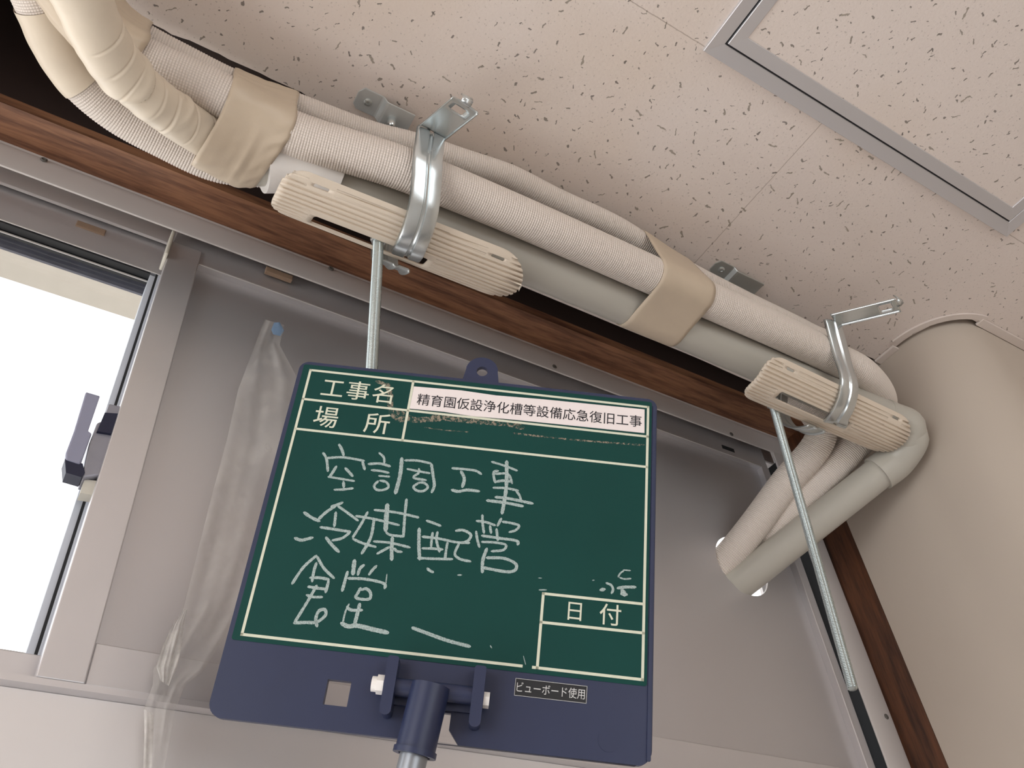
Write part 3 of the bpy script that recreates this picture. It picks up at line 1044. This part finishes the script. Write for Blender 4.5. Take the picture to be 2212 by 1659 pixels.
rod((.1885, .455, CH + .662), (.1868, .455, CH + .352), 'threaded steel rod hanging behind the green chalkboard')
rod((.6887, .4540, CH + .658), (.669, .4715, CH + .3035), 'long slanting threaded steel rod crossing in front of the pipes')


# ------------------------------------------------------------------ ceiling clips
def clip(x0, x1, y0, y1, label, bolt_x, sk, pm):
    c = empty('ceiling_clip', (x0, (y0 + y1) / 2, ZC))
    tag(c, label, 'clip', 'steel clips screwed to the ceiling')
    f = lambda x, y, z: (x + sk * (y - y0), y, z)
    prof = [(x0, ZC - .0008), (x0 + .0235, ZC - .0008), (x0 + .0275, ZC - .0070), (x0 + .0315, ZC - .0075), (x1, ZC - .0075)]
    ys = [(y0 + .008 * 0, y1)]
    V, Fc = [], []
    ch = [(x0 + .004, 0), (x0, .006)]
    cols = [(x0, y0 + .0065, y1 - .0045), (x0 + .0045, y0, y1), (x0 + .0235, y0, y1), (x0 + .0255, y0, y1), (x0 + .0285, y0, y1), (x0 + .0305, y0, y1), (x1, y0, y1)]
    zs = [ZC - .0010, ZC - .0010, ZC - .0010, ZC - .0018, ZC - .0070, ZC - .0078, ZC - .0078]
    for (x, a, b), z in zip(cols, zs):
        V += [f(x, a, z), f(x, b, z)]
    Fc = [(2 * i, 2 * i + 1, 2 * i + 3, 2 * i + 2) for i in range(len(cols) - 1)]
    o = add('bent_plate', V, Fc, pm, c)
    s = o.modifiers.new('thickness', 'SOLIDIFY'); s.thickness = .0016; s.offset = 0
    bevel(o, .0006)
    def head(name, cx_, cy_, zt, r, hgt, mat):
        N = 20
        rings = [(r, 0), (r, -hgt * .45), (r * .72, -hgt * .9), (r * .42, -hgt), (r * .3, -hgt * .55)]
        V = [(cx_ + q * math.cos(a), cy_ + q * math.sin(a), zt + dz) for q, dz in rings for a in np.linspace(0, 2 * math.pi, N, endpoint=False)]
        Fc = [(k * N + i, k * N + (i + 1) % N, (k + 1) * N + (i + 1) % N, (k + 1) * N + i) for k in range(4) for i in range(N)] + [tuple(range(4 * N, 5 * N))]
        add(name, V, Fc, mat, c, True, 40)
    head('screw', x0 + .0125 + sk * .012, (y0 + y1) / 2, ZC - .0018, .0042, .0022, 'steel_dull')
    if bolt_x: head('bolt', bolt_x, (y0 + y1) / 2 + .003, ZC - .0086, .0045, .012, 'steel')
    return c


clip(.1375, .1960, .3925, .4170, 'zinc clip with bolt on the ceiling, beside the open strap flap', .1770, .0, 'zinc')
clip(.5990, .6710, .3930, .4140, 'dull zinc clip on the ceiling, midway between tape band and column', None, .0, 'steel_dull')

# ------------------------------------------------------------------ chalkboard on a pole
KB = .62
BT = np.array([0.21517, 0.70634, 0.71424]) * KB
BU = np.array([0.87818, -0.44884, -0.16534]); BU /= np.linalg.norm(BU)
BV = np.array([-0.03838, 0.27174, -0.9616]); BV -= BU * (BU @ BV); BV /= np.linalg.norm(BV)
BN = -np.cross(BU, BV)                         # towards the viewer


def bp(u, v, h):
    """Board millimetres: u right, v down from the printed frame's corner, h out of the face."""
    p = BT + (BU * u + BV * v + BN * h) / 1000
    return (p[0], p[1], p[2] + CH)


bd = empty('chalkboard', bp(121, 239, -4))
tag(bd, 'green construction-site chalkboard with chalk writing, held up on a pole', 'chalkboard')
outl = rrect(-8.6, -7.0, 251.4, 238.8, (7, 7, 9, 9), 7)
# notch at the bottom for the pole (counter-clockwise outline, v down): replace the bottom edge
bot = [(139, 238.8), (132.5, 231), (132.5, 222), (106.5, 222), (106.5, 238.8)]
k = next(i for i, p in enumerate(outl) if p[1] > 238.7 and p[0] < 245 and i > 14)
outl = outl[:k] + bot + outl[k:]
fr = prism('frame', outl, -5.5, 0, bp, 'board_frame', bd, [rrect(57, 210.5, 71.2, 224.9, .4, 2)])
bevel(fr, .0012)
gp = prism('writing_panel', rrect(-5.6, -4.4, 247.6, 194, 1.5, 4), -.4, .35, bp, 'green', bd)
# raised edge rails at both sides
boxes_l = []
rl = prism('edge_rail', rrect(248.3, -2, 250.6, 236, .8, 2), -.2, 1.1, bp, 'board_frame', bd)


def ribs(name, segs, h, mat, parent):
    V, Fc = [], []
    for (a, b, wd) in segs:
        a, b = np.array(a, float), np.array(b, float)
        d = (b - a) / np.linalg.norm(b - a); nn = np.array([-d[1], d[0]]) * wd / 2
        k = len(V)
        for q in (a - d * wd / 2 + nn, b + d * wd / 2 + nn, b + d * wd / 2 - nn, a - d * wd / 2 - nn): V.append(bp(q[0], q[1], h))
        Fc.append((k, k + 1, k + 2, k + 3))
    return add(name, V, Fc, mat, parent)


LW = 1.75
ribs('printed_rules', [((0, 0), (244.9, 0), LW), ((244.9, 0), (244.9, 190.4), LW), ((0, 190.4), (171, 190.4), LW), ((178.5, 190.4), (244.9, 190.4), LW), ((0, 0), (0, 190.4), LW),
                       ((0, 24.2), (244.9, 24.0), LW), ((0, 48.1), (244.9, 47.7), LW), ((74.8, 0), (74.8, 48), LW), ((180.8, 144.4), (244.9, 143.9), LW), ((180.8, 162.6), (244.9, 162.2), LW),
                       ((180.8, 144.4), (180.8, 190.4), LW)], .45, 'line', gp)


def text(name, items, h, mat, parent, bold=0.):
    """items: (string, centre u, centre v, width, height in mm, tilt in degrees) as lettering on the board."""
    V, Fc = [], []
    for s, u, v, wd, ht, tilt in items:
        cu = bpy.data.curves.new('lettering', 'FONT')
        cu.body = s; cu.resolution_u = 3; cu.offset = bold
        to = bpy.data.objects.new('lettering', cu); COL.objects.link(to)
        dg = bpy.context.evaluated_depsgraph_get()
        me = bpy.data.meshes.new_from_object(to.evaluated_get(dg))
        co = np.array([tuple(q.co) for q in me.vertices])
        lo, hi = co[:, :2].min(0), co[:, :2].max(0)
        k = len(V)
        ct, st = math.cos(math.radians(tilt)), math.sin(math.radians(tilt))
        for c in co:
            a = (c[0] - (lo[0] + hi[0]) / 2) / (hi[0] - lo[0]) * wd
            b = -(c[1] - (lo[1] + hi[1]) / 2) / (hi[1] - lo[1]) * ht
            V.append(bp(u + a * ct - b * st, v + a * st + b * ct, h))
        Fc += [tuple(i + k for i in f.vertices) for f in me.polygons]
        bpy.data.objects.remove(to); bpy.data.curves.remove(cu); bpy.data.meshes.remove(me)
    return add(name, V, Fc, mat, parent)


text('printed_lettering', [('工', 18.9, 13.0, 15.4, 12.6, 0), ('事', 37.2, 12.7, 16, 15.2, 0), ('名', 54.9, 12.9, 14.4, 15.4, 0)], .5, 'line', gp, .004)
text('printed_lettering', [('場', 19.1, 36.5, 16.8, 16.4, 0), ('所', 55.2, 37, 17.4, 16, 0)], .5, 'line', gp, .004)
text('printed_lettering', [
                           ('日', 201.4, 153.5, 8.6, 11.4, 0), ('付', 223.8, 153, 13.6, 13.4, 0)], .5, 'line', gp, .004)
pl = prism('paper_label', [(75.9, 4.4), (110, 3.4), (135, 4.4), (170, 3.3), (242.3, 2.5), (242.6, 21.6), (200, 21.9), (150, 22.4), (120, 23.2), (100, 22.2), (75.8, 22.7)], .4, .9, bp, 'paper', bd)
text('label_lettering', [('精育園仮設浄化槽等設備応急復旧工事', 160.2, 13.6, 160.5, 9.4, -.6)], 1.0, 'ink', pl, .004)
stk = prism('sticker', rrect(168.3, 197.7, 211.8, 207.9, .6, 2), .1, .35, bp, 'gasket', bd)
ribs('sticker_border', [((168.5, 197.9), (211.6, 197.9), .25), ((168.5, 197.9), (168.5, 207.7), .25), ((168.5, 207.7), (211.6, 207.7), .25), ((211.6, 197.9), (211.6, 207.7), .25)], .4, 'white_print', stk)
text('sticker_lettering', [('ビューボード使用', 190.0, 202.7, 41, 6.0, 0)], .42, 'white_print', stk)
# hanging ring on the top edge
prism('hanging_ring', [(109.5, -6.2), (111.2, -17)] + disc_pts(122.7, -15.8, 11.8, 18, math.pi * 1.06, math.pi * 1.94, False) + [(134.2, -17), (136.2, -6.2)], -5, -1, bp, 'board_frame', bd,
      [disc_pts(123.0, -15.6, 4.1, 22)])
prism('magnet_dent', disc_pts(226, 226.9, 6.4, 28), 0, .25, bp, 'board_frame', bd)

CHK = json.loads('''{"a":[[[[32.0,56.1],[34.9,60.0],[37.3,64.8]],2.24],[[[22.6,63.8],[25.7,67.6],[29.1,77.7]],2.08],[[[26.0,67.7],[36.8,65.8],[52.1,66.7]],1.92],[[[50.4,66.9],[51.8,69.9],[53.5,73.5]],2.08],[[[34.0,72.5],[32.6,76.8],[30.9,81.5]],2.24],[[[39.6,73.2],[43.0,76.0],[46.5,79.2]],2.24],[[[29.6,81.2],[38.4,81.7],[48.4,82.3]],1.76],[[[40.7,83.0],[42.0,88.2]],2.24],[[[35.5,90.1],[41.5,89.2],[48.5,87.4]],1.92],[[[60.3,59.2],[64.3,62.4],[65.6,66.8]],1.92],[[[54.5,68.7],[63.0,67.4],[70.3,68.7]],2.08],[[[57.4,72.9],[64.0,72.8],[70.3,73.6]],1.92],[[[63.0,76.5],[71.2,76.2]],1.6],[[[64.0,80.0],[61.7,84.1],[63.5,86.5],[68.0,86.4],[71.3,83.8],[69.5,80.6],[64.4,79.7]],1.92],[[[76.6,60.9],[77.6,74.0],[76.7,88.5]],2.88],[[[78.6,63.0],[87.2,62.1],[97.4,63.2]],1.92],[[[97.2,63.0],[99.6,71.4],[101.6,79.3],[100.5,84.7]],2.24],[[[81.2,69.1],[89.3,69.9],[97.7,70.5]],1.76],[[[89.3,67.6],[90.0,70.7],[86.7,74.8],[96.0,75.9]],1.92],[[[90.9,78.3],[87.9,81.8],[90.6,84.1],[95.1,83.8],[97.5,80.6],[94.2,77.9],[89.8,78.7]],1.92],[[[111.4,64.9],[121.8,64.6],[128.5,65.0],[132.5,67.2]],2.08],[[[117.8,66.0],[121.0,71.5],[120.4,78.5]],2.4],[[[113.1,80.7],[118.1,81.4],[123.7,79.7],[132.7,79.6]],2.4],[[[137.6,56.7],[147.1,58.7],[156.5,61.5]],1.92],[[[148.2,54.5],[149.9,74.3],[149.6,85.9],[149.0,94.3]],2.72],[[[143.7,63.0],[140.5,64.1],[140.8,68.2],[142.4,72.5]],2.08],[[[141.1,65.6],[150.2,64.8],[153.8,71.6]],1.92],[[[141.9,71.5],[147.4,69.9],[153.2,69.9]],2.08],[[[140.7,75.9],[150.4,75.2],[158.7,76.1]],1.92],[[[156.7,76.2],[159.4,79.4],[160.9,83.2]],1.92],[[[142.9,82.5],[151.9,82.5],[169.3,84.2]],2.24],[[[137.5,85.6],[150.6,85.8],[163.0,86.9]],2.4]],"b":[[[[19.2,108.0],[25.0,111.1],[31.5,113.3]],2.4],[[[29.7,112.4],[33.7,106.7],[39.7,100.8]],2.24],[[[40.4,101.1],[47.0,104.7],[56.1,110.0]],1.92],[[[36.0,102.3],[40.4,100.2],[43.7,98.1]],2.08],[[[40.2,105.2],[40.8,111.0],[41.3,116.2]],2.08],[[[31.9,117.1],[41.5,117.5],[52.8,118.0]],2.08],[[[52.4,118.0],[48.1,122.7],[41.5,125.3]],2.08],[[[37.1,123.2],[42.1,128.0],[48.1,132.6]],2.4],[[[17.2,126.2],[22.1,127.3],[25.8,126.0],[29.5,124.5]],2.4],[[[61.0,102.7],[58.1,112.3],[54.4,122.0]],1.92],[[[54.4,122.4],[62.0,124.8],[71.0,126.3]],1.92],[[[53.4,106.7],[66.1,107.5],[83.3,109.8]],1.92],[[[66.0,107.3],[66.0,120.6],[62.2,132.2]],2.24],[[[72.7,95.5],[73.9,107.0],[74.9,115.4]],3.36],[[[84.7,90.6],[85.7,104.8],[87.0,117.7]],2.08],[[[64.5,101.1],[79.5,101.2],[95.1,103.0]],1.92],[[[74.8,115.0],[77.3,116.8],[87.7,117.2]],1.92],[[[79.9,118.0],[80.8,125.9],[82.2,134.2]],2.72],[[[68.0,122.7],[79.0,122.4],[92.8,124.1]],1.92],[[[79.5,125.0],[76.0,127.7],[71.8,130.9]],1.92],[[[82.3,125.4],[84.2,127.4],[88.2,127.6]],1.92],[[[99.8,104.4],[105.2,105.7],[110.4,107.2]],1.92],[[[96.2,109.9],[97.7,121.1],[99.9,131.9]],2.4],[[[98.7,115.8],[109.8,115.9],[121.9,117.0],[130.6,116.4]],1.92],[[[105.4,111.8],[105.5,117.7],[105.9,122.6]],1.92],[[[108.5,111.0],[108.5,116.5],[111.9,125.2]],1.92],[[[99.9,123.7],[106.9,123.1],[114.0,122.9]],1.92],[[[98.1,130.5],[109.4,129.7],[121.1,128.6]],1.92],[[[119.8,109.4],[124.8,108.3],[130.4,111.0],[129.2,114.9],[125.2,117.4]],2.08],[[[116.0,117.3],[115.8,123.1],[115.9,129.7]],1.92],[[[123.6,117.2],[121.8,125.3],[124.9,127.8],[132.9,128.9]],1.92],[[[136.2,95.8],[137.1,102.1],[138.9,109.1]],1.92],[[[132.4,100.8],[139.2,101.0],[145.9,102.6]],1.92],[[[142.0,102.8],[143.5,108.6]],1.92],[[[149.1,96.8],[148.0,100.0],[146.9,103.1]],2.08],[[[149.6,99.4],[156.1,99.7],[161.2,101.0],[159.3,104.2],[154.7,106.3]],1.92],[[[133.4,107.7],[134.9,113.4],[137.1,119.0]],1.92],[[[137.1,110.6],[148.3,111.0],[161.6,112.1],[161.3,114.6]],2.08],[[[146.5,104.4],[148.4,113.1]],1.92],[[[137.6,114.9],[147.1,114.3],[154.0,115.3],[153.1,118.3],[144.6,120.6]],1.92],[[[142.0,118.4],[140.2,126.8],[140.8,135.7]],2.4],[[[141.9,125.2],[154.5,124.4],[161.9,127.6],[161.8,130.8],[158.5,132.7],[139.6,131.9]],2.24]],"c":[[[[34.3,135.9],[27.6,144.7],[22.7,156.6]],2.08],[[[34.4,136.7],[40.2,143.7],[48.5,149.9]],2.08],[[[35.1,140.6],[34.6,146.3],[35.0,153.8]],2.08],[[[32.7,151.1],[38.9,150.4],[45.6,150.8]],2.08],[[[45.1,151.1],[45.0,155.4],[44.7,159.7]],2.08],[[[32.7,156.8],[38.8,157.1],[45.0,157.1]],2.08],[[[38.5,155.0],[35.0,165.9],[29.8,180.1]],2.08],[[[33.0,162.1],[37.7,162.9],[43.8,162.3]],1.92],[[[29.1,180.2],[36.7,179.0],[43.3,178.0],[47.8,172.8],[46.5,169.9],[43.3,171.0],[42.3,176.4],[44.3,181.1]],2.24],[[[58.6,135.9],[59.0,141.1],[59.5,146.5]],2.88],[[[65.5,138.6],[63.2,141.4],[62.5,146.3]],2.24],[[[73.5,138.2],[71.3,141.3],[69.3,145.3]],2.08],[[[55.8,143.9],[55.3,150.3],[54.8,157.6]],2.24],[[[56.4,148.7],[68.7,148.0],[80.7,150.1],[80.8,153.0]],2.08],[[[80.7,143.0],[81.1,149.7]],0.8],[[[66.0,153.4],[64.9,157.0],[64.0,160.2],[72.8,160.0],[72.5,156.2],[69.4,154.0],[66.2,155.3]],2.08],[[[60.8,164.5],[59.4,170.0],[59.2,176.4]],1.28],[[[59.4,166.2],[62.1,168.2],[70.0,167.6]],2.08],[[[67.3,163.3],[67.0,169.9],[66.5,177.1]],2.56],[[[57.7,176.8],[63.0,178.5],[67.3,177.5],[78.8,178.7],[88.4,179.7]],3.04],[[[105.2,136.2],[107.0,137.6],[110.1,138.8]],2.08],[[[125.1,138.7],[128.2,138.3]],1.12],[[[101.5,174.8],[112.6,177.5],[124.2,180.2],[139.3,182.4]],2.4]],"d":[[[[231.5,123.5],[229.2,125.4],[227.7,128.4]],1.2],[[[230.7,123.1],[235.9,123.0]],1],[[[228.5,128.3],[231.7,129.0],[236.4,128.2]],1.2],[[[220.0,132.9],[223.6,134.1],[224.9,136.8],[223.8,139.7]],1.8],[[[216.3,138.2],[220.1,136.9]],2.6],[[[227.2,135.7],[231.9,134.4],[239.7,133.5]],2.2],[[[230.3,135.8],[232.8,140.3]],4.5],[[[229.6,139.0],[234.3,138.9]],3.5],[[[211.3,132.3],[212.8,132.0]],1],[[[176.7,134.7],[179.1,134.5]],0.8],[[[177.7,142.4],[182.8,141.8]],0.9],[[[150.9,180.2],[152.2,181.9]],0.9],[[[171.7,184.2],[173.7,189.5]],0.6]]}''')
rc_ = random.Random(2)


def chalk(name, strokes, parent, h):
    V, Fc = [], []
    for pts, wd in strokes:
        P = np.array(pts, float)
        d = np.linalg.norm(np.diff(P, axis=0), axis=1); s = np.concatenate([[0], np.cumsum(d)])
        nn = max(3, int(s[-1] / .7))
        u = np.linspace(0, s[-1], nn)
        if len(P) > 2:
            C, _ = spline([(a, b, 0) for a, b in P], .7); P2 = C[:, :2]
        else:
            P2 = np.stack([np.interp(u, s, P[:, 0]), np.interp(u, s, P[:, 1])], 1)
        T = np.gradient(P2, axis=0); T /= np.linalg.norm(T, axis=1)[:, None]
        N = np.stack([-T[:, 1], T[:, 0]], 1)
        k = len(V); m = len(P2)
        for i in range(m):
            e = min(i, m - 1 - i) * .7
            ww = wd * .45 * (math.sqrt(max(.12, min(1, e / (wd * .5))))) * rc_.uniform(.86, 1.1)
            V += [bp(*(P2[i] + N[i] * ww), h), bp(*(P2[i] - N[i] * ww), h)]
        Fc += [(k + 2 * i, k + 2 * i + 1, k + 2 * i + 3, k + 2 * i + 2) for i in range(m - 1)]
        h += .004
    return add(name, V, Fc, 'chalk', parent)


for kk, cuts in (('a', (0, 9, 20, 23, 99)), ('b', (0, 9, 21, 31, 99)), ('c', (0, 9, 20, 21, 22, 23))):
    for c0, c1 in zip(cuts[:-1], cuts[1:]): chalk('chalk_character', CHK[kk][c0:c1], gp, .5)
for c0, c1 in ((0, 9), (9, 11), (11, 99)): chalk('chalk_smudge', CHK['d'][c0:c1], gp, .5)
# glue residue left round the paper label
chalk('glue_residue', [([(56, 3), (60, 12), (62, 22), (66, 30), (74, 33)], 4.5), ([(66, 25), (80, 31), (92, 29), (100, 27.5)], 5), ([(92, 27), (120, 27), (150, 26.5), (158, 28)], 4.5), ([(150, 33), (190, 33), (243, 31)], 1.5),
                      ([(88, 36), (101, 36.5), (120, 36)], .9), ([(48, 3), (54, 5), (58, 9)], 3)], gp, .42).data.materials[0] = M['glue']

# pole bracket on the lower edge
br = empty('pole_bracket', bp(121, 222, 4)); br.parent = bd; br.location = Vector(WL[br.name] - WL[bd.name])
prism('bracket_plate', rrect(93, 195, 150, 221, 1.2, 3), -.2, 3.0, bp, 'board_frame', br)
prism('bracket_ear', rrect(92.0, 196, 98.6, 229, (1.5, 1.5, 3, 3), 4), 0, 15, bp, 'board_frame', br)
prism('bracket_ear', rrect(143.6, 196, 150.4, 230, (1.5, 1.5, 3, 3), 4), 0, 15, bp, 'board_frame', br)


def btube(name, a, b, r, mat, parent, segs=36, inner=None):
    A, B_ = np.array(bp(*a)), np.array(bp(*b))
    if inner is None:
        return tube(name, [A + (B_ - A) * t for t in np.linspace(0, 1, 6)], r / 1000, mat, parent, segs, raw=True)
    T = (B_ - A) / np.linalg.norm(B_ - A); n_ = np.cross(T, BU); n_ /= np.linalg.norm(n_); m_ = np.cross(T, n_)
    V = []
    for c, rr in ((A, inner), (A, r), (B_, r), (B_, inner)):
        V += [c + (n_ * math.cos(g) + m_ * math.sin(g)) * rr / 1000 for g in np.linspace(0, 2 * math.pi, segs, endpoint=False)]
    Fc = [(k * segs + i, k * segs + (i + 1) % segs, ((k + 1) % 4) * segs + (i + 1) % segs, ((k + 1) % 4) * segs + i) for k in range(4) for i in range(segs)]
    return add(name, V, Fc, mat, parent, True, 40)


btube('cross_bar', (98, 212, 7.5), (144, 212, 7.5), 5.2, 'board_frame', br, 28)
btube('cap_nut', (91.8, 212, 9), (87.6, 212, 9), 5.6, 'pvc_white', br, 6)
btube('cap_dome', (88, 212, 9), (84.6, 212, 9), 4.4, 'pvc_white', br, 16)
btube('cap_nut', (150.6, 214, 9), (154, 214, 9), 4.6, 'pvc_white', br, 6)
pol_ = empty('pole', bp(117, 245, 9)); pol_.parent = bd; pol_.location = Vector(WL[pol_.name] - WL[bd.name])
btube('pole_socket', (119.2, 210, 11), (115.4, 247.5, 12), 11.4, 'board_frame', pol_, 40, 8.2)
btube('pole_collar', (115.7, 245.2, 12), (115.4, 248.3, 12), 12.4, 'board_frame', pol_, 40, 9.2)
btube('pole_tube', (118.0, 222, 11.3), (103, 370, 15), 8.0, 'tube_grey', pol_, 36)

# ------------------------------------------------------------------ clear plastic sheet hanging in front of the boarded sash
Lp = [(572, 690), (545, 760), (515, 840), (490, 950), (455, 1080), (425, 1200), (396, 1316), (352, 1400), (331, 1448), (330, 1480), (311, 1532), (309, 1600), (306, 1690)]
Rp = [(614, 702), (604, 745), (640, 812), (640, 950), (612, 1080), (575, 1190), (520, 1316), (470, 1400), (440, 1448), (400, 1480), (377, 1540), (366, 1600), (350, 1690)]


def sheet(name, L, R, y, mat, parent, amp, freq, n=14, sub=8, seed=1):
    rr = random.Random(seed)
    ph = [rr.uniform(0, 6.28) for _ in range(8)]
    L2, R2 = [], []
    for i in range(len(L) - 1):
        for j in range(sub):
            t = j / sub
            L2.append((L[i][0] + (L[i + 1][0] - L[i][0]) * t, L[i][1] + (L[i + 1][1] - L[i][1]) * t))
            R2.append((R[i][0] + (R[i + 1][0] - R[i][0]) * t, R[i][1] + (R[i + 1][1] - R[i][1]) * t))
    L2.append(L[-1]); R2.append(R[-1])
    V = []
    for i, (a, b) in enumerate(zip(L2, R2)):
        for j in range(n + 1):
            t = j / n
            px = (a[0] + (b[0] - a[0]) * t, a[1] + (b[1] - a[1]) * t)
            d = amp * (math.sin(freq * t * 6.28 + i * .11 + ph[0]) + .6 * math.sin(freq * 2.3 * t * 6.28 - i * .07 + ph[1]) + .5 * math.sin(i * .35 + ph[2] + t * 4))
            V.append(ony(px, y + d))
    Fc = [(i * (n + 1) + j, i * (n + 1) + j + 1, (i + 1) * (n + 1) + j + 1, (i + 1) * (n + 1) + j) for i in range(len(L2) - 1) for j in range(n)]
    return add(name, V, Fc, mat, parent, True)


ps_ = empty('plastic_sheet', tuple(ony((330, 1690), .603)))
tag(ps_, 'crumpled clear plastic sheet hanging in front of the grey boarded sash', 'plastic sheet')
sheet('film_sheet', Lp, Rp, .6035, 'film_clear', ps_, .0030, 1.7)
sheet('folded_strip', [(396, 1314), (372, 1350), (352, 1395), (338, 1440), (346, 1470)], [(404, 1318), (398, 1350), (393, 1395), (382, 1440), (366, 1482)], .6005, 'film_fold', ps_, .0022, 1.6, 16, 8, 5)
sheet('folded_strip', [(311, 1532), (312, 1580), (309, 1690)], [(333, 1545), (331, 1590), (327, 1690)], .6000, 'film_fold', ps_, .0008, .8, 8, 8, 9)
sheet('tape_tab', [(592, 697), (586, 712), (590, 722)], [(604, 696), (614, 714), (606, 726)], .6005, 'blue_tape', ps_, .0005, .7, 4, 4, 3)
